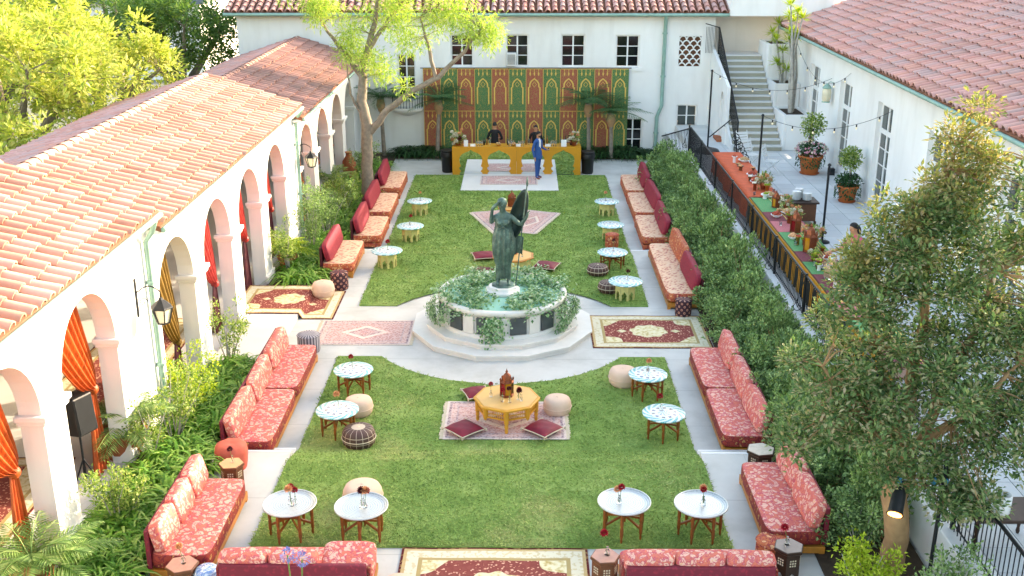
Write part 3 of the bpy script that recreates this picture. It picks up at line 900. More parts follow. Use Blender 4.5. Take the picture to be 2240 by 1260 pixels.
# wall with openings cut as boxes round each window
def wall_with_holes(b, x0, x1, z0, z1, holes, ya, yb):
    """vertical wall in the xz plane between ya (front) and yb (back)"""
    xs = sorted({x0, x1, *[h[0] for h in holes], *[h[1] for h in holes]})
    zs_ = sorted({z0, z1, *[h[2] for h in holes], *[h[3] for h in holes]})
    for i in range(len(xs) - 1):
        run = None
        for k in range(len(zs_) - 1):
            mx, mz = (xs[i] + xs[i + 1]) / 2, (zs_[k] + zs_[k + 1]) / 2
            inside = any(h[0] < mx < h[1] and h[2] < mz < h[3] for h in holes)
            if not inside: run = (run[0], zs_[k + 1]) if run else (zs_[k], zs_[k + 1])
            if inside or k == len(zs_) - 2:
                if run: b.box(xs[i], xs[i + 1], ya, yb, run[0], run[1]); run = None
WIN = [(-2.45, -1.53, 3.56, 4.84), (-.22, .70, 3.56, 4.84), (2.0, 2.97, 3.55, 4.84), (4.2, 5.16, 3.53, 4.82)]
FW = (-4.62, -3.88, 2.2, 4.06)
LW = (6.77, 7.62, 1.12, 2.04)
GW = (4.6, 5.4, .12, 1.48)
VENT = (6.74, 7.62, 3.54, 4.78)
HOLES = WIN + [FW, LW, GW, VENT]
wb_ = B('stucco')
wall_with_holes(wb_, -11.0, 8.15, -.6, EZ, HOLES, BY, BY + .35)
wb_.box(8.15, 14.0, 45.3, 45.65, -.6, EZ + .6)
wb_.box(7.8, 8.15, BY + .35, 45.65, -.6, EZ)
wb_.box(-11.0, -10.65, BY + .35, 52, -.6, EZ)
wb_.build('wall', bb)
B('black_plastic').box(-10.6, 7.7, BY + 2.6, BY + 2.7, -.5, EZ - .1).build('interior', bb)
def window(par, x0, x1, z0, z1, nc, nr, y=BY + .10, mat='glass_dark', name='window', sill=True, frame='white_paint'):
    f = B(frame)
    fw = .06
    f.box(x0, x0 + fw, y, y + .06, z0, z1); f.box(x1 - fw, x1, y, y + .06, z0, z1)
    f.box(x0 + fw, x1 - fw, y, y + .06, z0, z0 + fw); f.box(x0 + fw, x1 - fw, y, y + .06, z1 - fw, z1)
    W, H_ = x1 - x0 - 2 * fw, z1 - z0 - 2 * fw
    for i in range(1, nc):
        q = x0 + fw + W * i / nc; wd = .03 if (nc == 2) else .016
        f.box(q - wd, q + wd, y + .004, y + .05, z0 + fw, z1 - fw)
    for j in range(1, nr):
        q = z0 + fw + H_ * j / nr
        f.box(x0 + fw, x1 - fw, y + .012, y + .045, q - .016, q + .016)
    w = f.build(name, par)
    for i in range(nc):
        for j in range(nr):
            a, e = x0 + fw + W * i / nc + .017, x0 + fw + W * (i + 1) / nc - .017
            lo, hi = z0 + fw + H_ * j / nr + .017, z0 + fw + H_ * (j + 1) / nr - .017
            tl = rnd.uniform(-.006, .006)
            B(mat).add([(a, y + .03 + tl, lo), (e, y + .03 - tl, lo), (e, y + .03 - tl, hi), (a, y + .03 + tl, hi)], [(0, 1, 2, 3)]).build('pane', w)
    if sill:
        B('stucco').box(x0 - .12, x1 + .12, y - .155, y + .02, z0 - .13, z0 - .002).build('sill', w)
    return w
for q in WIN: window(bb, *q, 2, 3)
window(bb, *FW, 2, 4, sill=False)
window(bb, *LW, 2, 2, mat='glass_green')
window(bb, *GW, 2, 3, mat='glass_dark')
# fish-scale vent grille
vg = B('stucco')
vg.box(VENT[0], VENT[1], BY + .02, BY + .10, VENT[2], VENT[2] + .04)
vw, vh = (VENT[1] - VENT[0]), (VENT[3] - VENT[2])
for j in range(8):
    for i in range(-1, 4):
        cx_ = VENT[0] + (i + .5 + (.5 if j % 2 else 0)) * vw / 3; cz_ = VENT[2] + j * vh / 7.0
        pts = [(cx_ + vw / 6 * math.cos(PI * k / 10), BY + .06, cz_ + vh / 7 * 1.0 * math.sin(PI * k / 10)) for k in range(11)]
        pts = [p_ for p_ in pts if VENT[0] <= p_[0] <= VENT[1] and p_[2] <= VENT[3]]
        if len(pts) > 1: vg.tube(pts, .03, 6)
vg.build('vent_grille', bb)
B('wood_mid').box(VENT[0] + .001, VENT[1] - .001, BY + .16, BY + .2, VENT[2] + .001, VENT[3] - .001).build('vent_backing', bb)
# roof
d = B('deck')
xl, xr2 = -11.4, 11.6
yr, zr = 50.5, EZ + 6.9 * .36
d.add([(xl, 43.62, EZ - .02), (xr2, 43.62, EZ - .02), (xr2, yr, zr), (xl, yr, zr), (xl, 43.62, EZ - .12), (xr2, 43.62, EZ - .12), (xr2, yr, zr - .1), (xl, yr, zr - .1)],
      [(0, 1, 2, 3), (4, 7, 6, 5), (0, 4, 5, 1), (1, 5, 6, 2), (3, 7, 4, 0)], False)
d.add([(xl, yr, zr), (xr2, yr, zr), (xr2, yr + 6.9, EZ), (xl, yr + 6.9, EZ)], [(0, 1, 2, 3)], False)
rf = d.build('roof', bb)
s_, r_ = roof_field(rf, (xl, 43.56, EZ), (0, yr - 43.62, zr - EZ), (1, 0, 0), 76, 6, .302, .4, 'tile_right', lambda i, j: j < 3 and 0 <= i, 9, r=.115)
s_.sort(key=lambda M: M.translation.z); lay_tiles(rf, s_[:228], s_[228:] + r_, 'tile_right', r=.115)
B('copper_green').tube([(xl, 43.58, EZ - .08), (8.6, 43.58, EZ - .08)], .07, 8).build('gutter', bb)
B('stucco').box(8.6, 12.6, 43.3, 45.29, EZ - .1, EZ + .75).build('parapet', bb)
downspout([(6.12, 43.62, EZ - .12), (6.14, 43.88, EZ - .5), (6.12, 43.88, 2.0), (5.95, 43.88, 1.55), (5.93, 43.88, .02)], 'tall verdigris downspout on the back wall beside the fish-scale vent', .075,
          brackets=[(6.13, 43.88, 4.9), (6.13, 43.88, 3.2), (5.94, 43.88, .9)])
# balconette under the tall french window
ba = thing('balconette', 'curved white balconette with black iron rail under the tall window', 'balcony', (-4.25, BY, 1.55))
pf = [(.02, 0), (.25, .06), (.50, .16), (.66, .26), (.68, .32), (.66, .38)]
nb_ = 16
vsb = []
for r_, z_ in pf:
    for k in range(nb_ + 1):
        a = PI + PI * k / nb_
        vsb.append((r_ * math.cos(a), r_ * .75 * math.sin(a), z_))
mm = B('stucco')
mm.add(vsb, [(j * (nb_ + 1) + k, j * (nb_ + 1) + k + 1, (j + 1) * (nb_ + 1) + k + 1, (j + 1) * (nb_ + 1) + k) for j in range(len(pf) - 1) for k in range(nb_)], True)
mm.add([(.66 * math.cos(PI + PI * k / nb_), .66 * .75 * math.sin(PI + PI * k / nb_), .38) for k in range(nb_ + 1)], [tuple(range(nb_ + 1))], False)
mm.build('slab', ba)
ir = B('iron')
rp = [(.62 * math.cos(PI + PI * k / 16), .62 * .75 * math.sin(PI + PI * k / 16), 1.15) for k in range(17)]
ir.tube(rp, .018, 6)
for q in rp: ir.tube([(q[0], q[1], .38), q], .011, 5)
stuff(ir.build('rail', ba))
# window air conditioner
ac = thing('air_conditioner', 'boxy white air conditioner in the window above the tapestry', 'air conditioner', (0.0, BY, 3.62))
B('white_paint').box(-.2, .2, -.22, .1, 0, .5).build('case', ac, bevel=.015)
for k in range(9): B('slate').box(-.16, .16, -.226, -.219, .06 + k * .045, .085 + k * .045).build('louvre', ac)

# ================================================================ STAIRS, PLANTERS, RIGHT BUILDING
st = thing('staircase', 'outdoor concrete staircase rising to the back right corner', 'staircase', (9.1, 38.9, TZ))
N_ST = 16
for k in range(N_ST):
    b = B('concrete')
    z1 = (k + 1) * .182
    b.mat('step_riser').box(-.9, .84, k * .3, (N_ST) * .3 + .9, z1 - .182, z1 - .045); b.mat('concrete')
    b.box(-.92, .84, k * .3 - .03, (N_ST) * .3 + .9, z1 - .045, z1 - (.002 * 0))
    b.build('step', st, bevel=.008)
B('stucco').prism([(.0, -.1), (4.8, -.1), (4.8, 2.95), (.25, .22), (0, .22)], -1.0, -.925, 'x').build('side_wall', st)
sr = thing('stair_railing', 'black iron railing climbing the left side of the staircase', 'railing', (8.25, 38.7, TZ))
b = B('iron')
b.tube([(0, 0, 1.12), (0, 4.9, 3.95), (0, 5.0, 3.9)], .024, 6)
b.tube([(0, 4.9, 3.95), (-.55, 5.0, 4.1)], .02, 6)
b.build('handrail', sr)
b = B('iron').tube([(0, 0, 0), (0, 0, 1.12)], .03, 6); b.build('post', sr)
B('iron').tube([(0, 4.9, 2.9), (0, 4.9, 3.95)], .03, 6).build('post', sr)
bars = B('iron')
for k in range(1, 46):
    y = 4.9 * k / 46; z = (y / .3) * .182
    bars.tube([(0, y, z + .05), (0, y, 1.12 + 2.83 * y / 4.9)], .009, 4)
for k in range(10):
    bars.tube([(-.055 * k, 4.9 + .01 * k, 2.95), (-.055 * k, 4.9 + .01 * k, 3.98)], .009, 4)
stuff(bars.build('baluster', sr))
hr = thing('handrail', 'short black wall handrail sloping down below the staircase', 'handrail', (7.75, 40.2, TZ))
B('iron').tube([(-.25, 0, .25), (.42, -.5, 1.0)], .022, 6).build('rail', hr)
for f in (.2, .7): B('iron').tube([(-.25 + .67 * f, -.5 * f, .25 + .75 * f), (-.2 + .67 * f, -.5 * f + .1, .18 + .75 * f)], .014, 5).build('bracket', hr)
# arched doorway in the flank of the staircase block
sb = thing('stair_block', 'white plaster stair flank with a narrow arched doorway', 'wall', (8.15, 40.0, TZ))
ap = [(0, 0)] + [(.9, 0), (.9, 1.55)] + [(.9 + .45 - .45 * math.cos(PI * k / 10), 1.55 + .45 * math.sin(PI * k / 10)) for k in range(1, 10)] + [(1.8, 1.55), (1.8, 0), (4.0, 0), (4.0, 3.0), (3.7, 2.95), (0.2, .9), (0, .75)]
ap = [(a, z) for a, z in ap]
B('stucco').prism([(.0, 0), (.6, 0), (.6, 1.35)] + [(.95 - .35 * math.cos(PI * k / 10), 1.35 + .5 * math.sin(PI * k / 10)) for k in range(1, 10)] + [(1.3, 1.35), (1.3, 0), (4.0, 0), (4.0, 3.2), (0, 2.15)], -.12, 0, 'x').build('flank', sb)
B('interior').box(.01, .03, .58, 1.32, 0, 1.9).build('door_recess', sb)
B('wood_mid').box(-.02, .008, .72, .98, .75, 1.15).build('framed_notice', sb)
B('terracotta').box(-.3, .0, .5, 1.4, .005, .1).build('threshold', sb)

pw = thing('planter_wall', 'stepped white plaster planters between the stairs and the right building', 'planter', (10.7, 39.0, TZ))
steps = [(0.0, 1.9, 1.30), (1.9, 3.4, 2.15), (3.4, 5.2, 3.45)]
for a, e, z in steps:
    b = B('stucco')
    b.box(-.74, -.62, a, e, 0, z); b.box(.12, .24, a, e, 0, z); b.box(-.62, .12, a, a + .12, 0, z); b.box(-.62, .12, e - .12, e, 0, z)
    b.build('planter_box', pw, bevel=.02)
    B('soil').box(-.62, .12, a + .12, e - .12, 0, z - .07).build('soil', pw)

rb_rot = -R(1.2)
rb = thing('right_building', 'single storey white plaster building with wide pinkish tiled roof on the right', 'building', (11.0, 43.2, 0), 0)
# local frame: x away from the courtyard, y negative towards the camera; toed in by two degrees
rb.rotation_euler = (0, 0, rb_rot)
DO = [(-5.0, -3.6), (-9.2, -7.8), (-13.4, -12.0), (-17.8, -16.4), (-22.4, -21)]
b = B('stucco')
ys = [.6]
for d0, d1 in DO: ys += [d1, d0]
ys.append(-34)
for k in range(0, len(ys), 2): b.box(0, .5, ys[k + 1], ys[k], -.6, 5.15)
for d0, d1 in DO: b.box(0, .5, d0, d1, 4.3, 5.15); b.box(0, .5, d0, d1, -.6, TZ + .02)
b.box(9.0, 9.4, -34, .6, -.6, 5.15)
b.box(.5, 9.0, -34, -33.7, -.6, 5.15)
b.build('wall', rb)
for d0, d1 in DO:
    f = B('white_paint')
    x = .13
    f.box(x, x + .06, d0, d0 + .1, TZ + .02, 4.3); f.box(x, x + .06, d1 - .1, d1, TZ + .02, 4.3)
    f.box(x, x + .06, d0 + .1, d1 - .1, 3.4, 3.54); f.box(x, x + .06, d0 + .1, d1 - .1, 4.2, 4.3); f.box(x, x + .06, d0 + .1, d1 - .1, TZ + .02, TZ + .3)
    mid = (d0 + d1) / 2
    f.box(x - .005, x + .05, mid - .05, mid + .05, TZ + .3, 4.2)
    for k in (1, 2, 3): f.box(x + .01, x + .05, d0 + .1, d1 - .1, TZ + .3 + k * .48 + .02, TZ + .33 + k * .48 + .02)
    w = f.build('french_door', rb)
    for (a, e) in ((d0 + .1, mid - .05), (mid + .05, d1 - .1)):
        B('glass_green').box(x + .02, x + .03, a + .002, e - .002, 3.542, 4.198).build('pane', w)
        for k in range(4): B('glass_green').box(x + .02, x + .03, a + .002, e - .002, TZ + .305 + k * .48 + .05, TZ + .3 + (k + 1) * .48 + .01).build('pane', w)
d = B('deck')
RW = 5.2; RZ = 5.25; RR = RZ + (RW + .35) * .335
for (xa, za, xc, zc) in ((-.35, RZ, RW, RR), (RW, RR, 9.8, RR - 4.8 * .335)):
    d.add([(xa, -35, za), (xa, .4, za), (xc, .4, zc), (xc, -35, zc), (xa, -35, za - .1), (xa, .4, za - .1), (xc, .4, zc - .1), (xc, -35, zc - .1)],
          [(0, 1, 2, 3), (7, 6, 5, 4), (0, 4, 5, 1), (0, 3, 7, 4), (1, 5, 6, 2)], False)
rf = d.build('roof', rb)
s_, r_ = roof_field(rf, (-.40, -26.6, RZ + .01), (RW + .35, 0, RR - RZ), (0, 1, 0), 90, 14, .3, .405, 'tile_right', lambda i, j: True, 21, r=.115)
order = sorted(s_, key=lambda M: -(1 if -22 < M.translation.y < -12.8 else 0) * 100 + M.translation.x)
lay_tiles(rf, order[:300], order[300:], 'tile_right', r=.115)
caps(rf, [(RW, -27, RR + .02), (RW, .4, RR + .02)], .17, 'tile_right')
B('copper_green').tube([(-.40, -34, RZ - .08), (-.40, .2, RZ - .08)], .055, 8).build('gutter', rb)
t = thing('wall_lantern', 'pale cylinder lantern on the right building between two french doors', 'lantern', (10.85, 36.2, 3.45))
B('copper_green').tube([(.02, 0, .62), (-.12, 0, .66), (-.22, 0, .60)], .015, 6).build('bracket', t)
B('copper_green').lathe([(.14, -.02), (.14, .01), (.1, .02)], 12, (-.22, 0, 0)).build('drip_ring', t)
B('copper_green').lathe([(.03, .60), (.10, .54), (.16, .46), (.15, .44)], 12, (-.22, 0, 0)).build('metal_cap', t)
B('lantern_glass').lathe([(.11, .02), (.15, .1), (.15, .36), (.12, .44)], 14, (-.22, 0, 0)).build('glass_drum', t)

# ================================================================ FOUNTAIN AND STATUE
ft = thing('fountain', 'round white stone fountain with dark slate panels and vines in the centre', 'fountain', (0, 24.0 - .3, .16))
b = B('marble')
for (r0, z0, z1) in ((2.12, 0, .14), (1.78, .14, .27)):
    b.lathe([(r0, z0), (r0, z1 - .05), (r0 + .035, z1 - .05), (r0 + .035, z1)], 12, a0=PI / 12, smooth=False)
b.build('steps', ft, bevel=.012)
b = B('marble')
NP = 12
b.lathe([(1.50, .27), (1.50, .35), (1.44, .36), (1.44, .78), (1.47, .80), (1.505, .83), (1.505, .90), (1.48, .925), (1.38, .925), (1.36, .90), (1.36, .2)], 48)
b.build('basin', ft)
B('pool_tile').lathe([(1.356, .26), (1.356, .89)], 48).build('tile_lining', ft)
for k in range(NP):
    a = 2 * PI * (k + .5) / NP - PI / 2
    M = Matrix.Rotation(a, 4, 'Z')
    pn = B('slate'); pn.T = M
    pn.prism([(-.19, .37), (.19, .37), (.19, .76), (-.19, .76)], 1.40, 1.475, 'x')
    pn.build('slate_panel', ft, bevel=.008)
    ps = B('marble'); ps.T = Matrix.Rotation(a + PI / NP, 4, 'Z')
    ps.prism([(-.13, .36), (.13, .36), (.13, .775), (-.13, .775)], 1.38, 1.49, 'x')
    ps.build('pilaster', ft, bevel=.01)
B('pool_tile').lathe([(1.35, .2), (1.35, .27), (0, .27)], 40).build('pool_floor', ft)
B('water').lathe([(1.352, .42), (.3, .42), (0, .42)], 40).build('water', ft)
b = B('marble')
b.lathe([(.46, .27), (.46, .50), (.37, .54), (.37, .86), (.43, .90), (.43, .96), (.36, .99), (.33, 1.05)], 8, a0=PI / 8, smooth=False)
b.build('pedestal', ft, bevel=.015)
for z in (.62, .76): B('slate').box(-.13, .13, -.352, -.338, z, z + .05).build('inscription', ft)
# vines round the rim and spilling down
vr = random.Random(3)
def vine(mb, cx_, cy_, cz_, rx, ry, rz_, n, sz):
    for k in range(n):
        p_ = Vector((vr.gauss(cx_, rx), vr.gauss(cy_, ry), vr.gauss(cz_, rz_)))
        d_ = Vector((vr.uniform(-1, 1), vr.uniform(-1, 1), vr.uniform(-.7, .6)))
        mb.leaf(p_, d_, Vector((0, 0, 1)), sz * vr.uniform(.7, 1.4), sz * .75)
iv = thing('ivy', 'trailing ivy heaped round the fountain rim and spilling down its side', 'ivy', (0, 23.7, .90))
mb = B('leaf_ivy')
for k in range(135):
    a = 2 * PI * k / 135 + vr.uniform(-.05, .05)
    if -PI * .62 < a - 2 * PI < -PI * .44: continue
    w = 1.25 + vr.uniform(-.6, .3)
    vine(mb, w * math.cos(a), w * math.sin(a), .16 + vr.uniform(-.12, .14), .1, .1, .06, 50, .085)
for a, ln, n in ((-1.72, .75, 330), (-1.62, .5, 160), (-.62, .55, 260), (-.42, .45, 200), (-2.75, .45, 260), (-2.95, .45, 240), (-2.5, .3, 120), (-.2, .4, 240), (-.05, .4, 200)):
    for k in range(n):
        f = vr.random()
        rr = 1.62 + .1 * math.sin(f * 3) + vr.gauss(0, .05); aa = a + vr.gauss(0, .07)
        mb.leaf(Vector((rr * math.cos(aa), rr * math.sin(aa), .12 - f * ln * 1.05)), Vector((vr.uniform(-1, 1), vr.uniform(-1, 1), -1)), Vector((math.cos(a), math.sin(a), .3)), .065 * vr.uniform(.7, 1.3), .05)
mb.build('ivy_leaves', iv)
vt = B('stem_green')
for k in range(24):
    a = 2 * PI * k / 24
    vt.tube([((1.4 + .12 * math.sin(j * 2.1 + k)) * math.cos(a + j * .05), (1.4 + .12 * math.sin(j * 2.1 + k)) * math.sin(a + j * .05), .06 + .09 * math.sin(j * 1.3)) for j in range(6)], .008, 4)
vt.build('ivy_stems', iv)

def skin_body(name, verts, edges, radii, matfn, mats, parent, sub=2):
    me = bpy.data.meshes.new(name)
    me.from_pydata(verts, edges, [])
    o = bpy.data.objects.new(name, me); C.objects.link(o)
    sk = o.modifiers.new('skin', 'SKIN'); sk.use_smooth_shade = True
    sv = me.skin_vertices[0].data
    for i, r_ in enumerate(radii):
        sv[i].radius = r_ if hasattr(r_, '__len__') else (r_, r_)
        sv[i].use_root = (i == 0)
    ss = o.modifiers.new('sub', 'SUBSURF'); ss.levels = sub; ss.render_levels = sub
    dg = bpy.context.evaluated_depsgraph_get()
    ev = o.evaluated_get(dg)
    m2 = bpy.data.meshes.new_from_object(ev)
    o.modifiers.clear()
    o.data = m2
    bpy.data.meshes.remove(me)
    m2.materials.clear()
    for q in mats: m2.materials.append(MATS[q])
    for p_ in m2.polygons:
        p_.material_index = matfn(p_.center); p_.use_smooth = True
    o.parent = parent
    return o

def body_graph(arm_l, arm_r, leg_l=None, leg_r=None, lean=(0, 0), head=(0, -.01), fingers=True, slim=1.0):
    """arm: (elbow, wrist, hand); returns verts, edges, radii. faces -Y, height about 1.78"""
    V, E, Rr = [], [], []
    def v(p_, r_, par=None):
        V.append(tuple(p_)); Rr.append(r_)
        if par is not None: E.append((par, len(V) - 1))
        return len(V) - 1
    lx, ly = lean
    pel = v((0, 0, .95), (.155 * slim, .115))
    sp = v((lx * .3, ly * .3, 1.13), (.140 * slim, .105), pel)
    ch = v((lx * .7, ly * .7, 1.33), (.165 * slim, .115), sp)
    up = v((lx * .9, ly * .9, 1.45), (.115, .09), ch)
    nk = v((lx, ly - .005, 1.53), .056, up)
    hx, hy = lx + head[0], ly + head[1]
    h1 = v((hx, hy, 1.60), (.068, .078), nk)
    h2 = v((hx, hy, 1.68), (.078, .092), h1)
    h3 = v((hx, hy + .01, 1.755), (.060, .070), h2)
    ns = v((hx, hy - .105, 1.665), .018, h2)
    for sgn, arm in ((-1, arm_l), (1, arm_r)):
        sh = v((lx * .85 + sgn * .185 * slim, ly * .85, 1.415), .062, up)
        el = v(arm[0], .046, sh); wr = v(arm[1], .032, el); hd = v(arm[2], (.040, .026), wr)
        if fingers:
            d_ = (Vector(arm[2]) - Vector(arm[1])).normalized()
            sd_ = d_.cross(Vector((0, 0, 1)))
            if sd_.length < .1: sd_ = Vector((0, 1, 0))
            sd_.normalize()
            curl = d_.cross(sd_) * .02
            for k, ln in ((-1.5, .055), (-.5, .066), (.5, .062), (1.5, .048)):
                q = Vector(arm[2]) + d_ * .045 + sd_ * k * .019
                f1 = v(q + d_ * ln * .5, .0095, hd); v(q + d_ * ln + curl, .008, f1)
            th = Vector(arm[2]) + sd_ * (-.05) + d_ * .01
            f1 = v(th, .011, hd); v(th + d_ * .035 - sd_ * .008, .009, f1)
    for sgn, leg in ((-1, leg_l), (1, leg_r)):
        leg = leg or ((sgn * .10, -.015, .50), (sgn * .105, .02, .09), (sgn * .115, -.15, .04))
        hp = v((sgn * .085, 0, .87), .105, pel)
        kn = v(leg[0], .066, hp); an = v(leg[1], .045, kn); v(leg[2], (.042, .03), an)
    return V, E, Rr

def add_head(t, hx, hy, hz, hair='hair_black', beard=False, sc=1.0):
    hb = B(hair)
    def hf(u, v_):
        th = 2 * PI * u; ph = PI * .5 * v_
        rx, ry, rz_ = .092 * sc, .108 * sc, .105 * sc
        front = max(0, -math.sin(th))
        z0 = math.sin(ph) * rz_ - .03 * (1 - v_) * (1 - front) + (.035 * front * (1 - v_))
        return (hx + rx * math.cos(ph) * math.cos(th), hy + .015 + ry * math.cos(ph) * math.sin(th), hz + .02 + z0)
    hb.grid(hf, 20, 8); hb.build('hair', t)
    for s_ in (-1, 1):
        B('black_plastic').sell((hx + s_ * .030, hy - .088 * sc, hz - .004), (.018, .012, .010), 1, 8, 6).build('eye', t)
        B('skin').sell((hx + s_ * .083 * sc, hy + .01, hz - .015), (.02, .04, .055), 1, 8, 6).build('ear', t)
    B('rose_dark').sell((hx, hy - .085 * sc, hz - .058), (.04, .012, .009), 1, 8, 6).build('mouth', t)
    if beard:
        B(hair).sell((hx, hy - .050, hz - .070), (.115, .09, .06), .8, 12, 8).build('beard', t)

# bronze statue of a draped woman with spear and shield
sta = thing('statue', 'green bronze statue of a draped woman with raised hand, spear and shield', 'statue', (0.02, 23.75, 1.20))
K = 1.16
V, E, Rr = body_graph(((-.25, -.02, 1.30), (-.21, -.10, 1.62), (-.12, -.13, 1.72)), ((.34, -.06, 1.28), (.45, -.14, 1.44), (.47, -.15, 1.50)), head=(-.02, -.03), slim=.86)
sbod = skin_body('body', [tuple(K * q for q in p_) for p_ in V], E, [tuple(K * q for q in r_) if hasattr(r_, '__len__') else K * r_ for r_ in Rr], lambda p_: 0, ['bronze'], sta)
B('bronze').lathe([(.075, 1.60), (.105, 1.68), (.11, 1.74), (.09, 1.80), (.04, 1.83), (.0, 1.835)], 16, (-.02 * K, -.015 * K, (K - 1) * 1.70), sx=1.05, sy=1.1).build('hair', sta)
def skirt(u, v_):
    th = 2 * PI * u
    z = 1.22 - v_ * 1.06
    r0 = .150 + .060 * math.sin(PI * min(1, v_ * 1.35)) - .035 * v_ * v_
    fold = 1 + (.05 + .08 * v_) * math.sin(th * 13 + 2.2 * math.sin(v_ * 3)) + .05 * math.sin(th * 5 + v_ * 4)
    return (K * r0 * fold * math.cos(th) * 1.05, K * r0 * fold * .82 * math.sin(th) - .02 + .03 * v_, K * z)
B('bronze').grid(skirt, 90, 16).build('draped_skirt', sta)
def bod(u, v_):
    th = 2 * PI * u; z = 1.20 + v_ * .20
    bust = .045 * math.exp(-((z - 1.33) / .05) ** 2) * max(0, -math.sin(th)) * (.6 + .4 * math.cos(2 * (abs(math.cos(th)) - .45) * 3))
    r0 = .158 + bust + .004 * math.sin(th * 16 + v_ * 5)
    return (K * r0 * math.cos(th) * 1.02, K * (r0 * .78 * math.sin(th) - bust * .4), K * z)
B('bronze').grid(bod, 60, 10).build('bodice', sta)
b = B('bronze')
for s_ in (-1, 1): b.tube([(K * s_ * .10, K * -.135, K * 1.38), (K * s_ * .02, K * -.15, K * 1.28), (-K * s_ * .08, K * -.14, K * 1.20)], .012, 5)
b.tube([(K * .17 * math.cos(a * PI / 12), K * .135 * math.sin(a * PI / 12), K * 1.205) for a in range(25)], .014, 5)
b.build('girdle', sta)
# shield standing behind her left shoulder, hollow side to the viewer
def shield(u, v_):
    th = 2 * PI * u; r_ = v_
    x = .20 * r_ * math.cos(th); z = .55 * r_ * math.sin(th)
    z += .12 * (r_ * max(0, math.sin(th))) ** 2
    return (x, .12 * (1 - r_ * r_), z)
so_ = B('bronze_dark').grid(shield, 32, 8).build('shield', sta, (.33, .12, 1.62), (R(-8), R(14), R(-18)))
sol = so_.modifiers.new('solid', 'SOLIDIFY'); sol.thickness = .02
B('bronze').tube([(.28, -.05, -.05), (.545, -.18, 2.48)], .014, 8).lathe([(.02, -.06), (.03, 0), (.012, .14), (0, .18)], 8, (.545, -.18, 2.48)).build('spear', sta)
B('bronze').grid(lambda u, v_: (.30 + .06 * math.sin(u * 9) + (u - .5) * .28 * (1 - .3 * v_), .10 + .05 * math.cos(u * 9), 1.12 - v_ * .42 + .05 * math.sin(u * PI)), 24, 8).build('hanging_drapery', sta)
B('bronze').lathe([(.30, -.03), (.30, .02), (.26, .06), (0, .07)], 8, (0, 0, -.02), a0=PI / 8, smooth=False).build('plinth', sta)

# ================================================================ RUGS
def rug(label, cx_, cy_, z, w, h, kind, rz=0.0, fringe=None, group=None, drop=None):
    t = thing('rug', label, 'rug', (cx_, cy_, z), rz)
    nm = rug_mat('rug_%d' % len(MATS), w / 2, h / 2, kind)
    q = random.Random(int(cx_ * 7 + cy_ * 13))
    def fn(u, v_, dz=0):
        x, y = (u - .5) * w, (v_ - .5) * h
        zz = .012 + .004 * math.sin(x * 5 + y * 3 + q.random() * 0)
        if drop: zz += drop(x + cx_, y + cy_)
        return (x, y, zz)
    b = B(nm)
    nu, nv = (60, 40) if drop else (16, 12)
    b.grid(lambda u, v_: fn(u, v_), nu, nv)
    edge = [fn(k / nu, 0) for k in range(nu + 1)] + [fn(1, k / nv) for k in range(nv + 1)] + [fn(1 - k / nu, 1) for k in range(nu + 1)] + [fn(0, 1 - k / nv) for k in range(nv + 1)]
    n = len(edge)
    b.add(edge + [(p_[0], p_[1], p_[2] - .015) for p_ in edge], [(i, n + i, n + (i + 1) % n, (i + 1) % n) for i in range(n)])
    b.build('pile', t)
    if fringe:
        f = B('piping_cream')
        for s_ in (-1, 1):
            for k in range(int(h / .035)):
                y = -h / 2 + (k + .5) * .035
                ln = q.uniform(.05, .085)
                x0, x1 = sorted((s_ * w / 2, s_ * (w / 2 + ln)))
                f.box(x0, x1, y - .013, y + .013, .002, .010)
        stuff(f.build('fringe', t))
    return t
def step_drop(x, y):
    e = 0.0
    f = min(1.0, max(0.0, (-4.86 - x) / .06))
    return .145 * f if y < 26.35 else .145 * f
rug('large burgundy medallion rug at the bottom edge of the lawn', .06, 12.9, .445, 2.76, 1.95, 'medallion')
rug('burgundy medallion rug to the right of the fountain under the sofa corner', 3.42, 23.45, .165, 2.72, 2.06, 'medallion')
rug('burgundy medallion rug running from the arcade arch over the landing step', -5.35, 25.2, .165, 2.5, 2.05, 'medallion', drop=step_drop)
rug('faded pink diamond medallion rug to the left of the fountain', -3.2, 23.32, .165, 2.2, 1.55, 'pink', fringe=True)
rug('faded pink fringed rug under the yellow octagonal table', .14, 18.68, .205, 2.3, 1.62, 'pink', fringe=True)
rug('small faded pink rug on the slab in front of the bar', -.04, 39.0, .055, 2.12, 1.4, 'pink')
rug('pale pink kilim slanting left behind the statue', -.28, 33.4, .045, 1.15, 2.6, 'pink', rz=R(19), fringe=True)
rug('pale pink kilim slanting right behind the statue', .72, 33.35, .050, 1.15, 2.6, 'pink', rz=R(-19), fringe=True)
rug('tan and red patterned carpet on the arcade floor behind the nearest arches', -8.6, 13.6, .465, 2.6, 6.0, 'medallion')
rug('tan and red patterned carpet inside the middle arches of the arcade', -8.2, 21.5, .165, 2.0, 5.4, 'medallion')

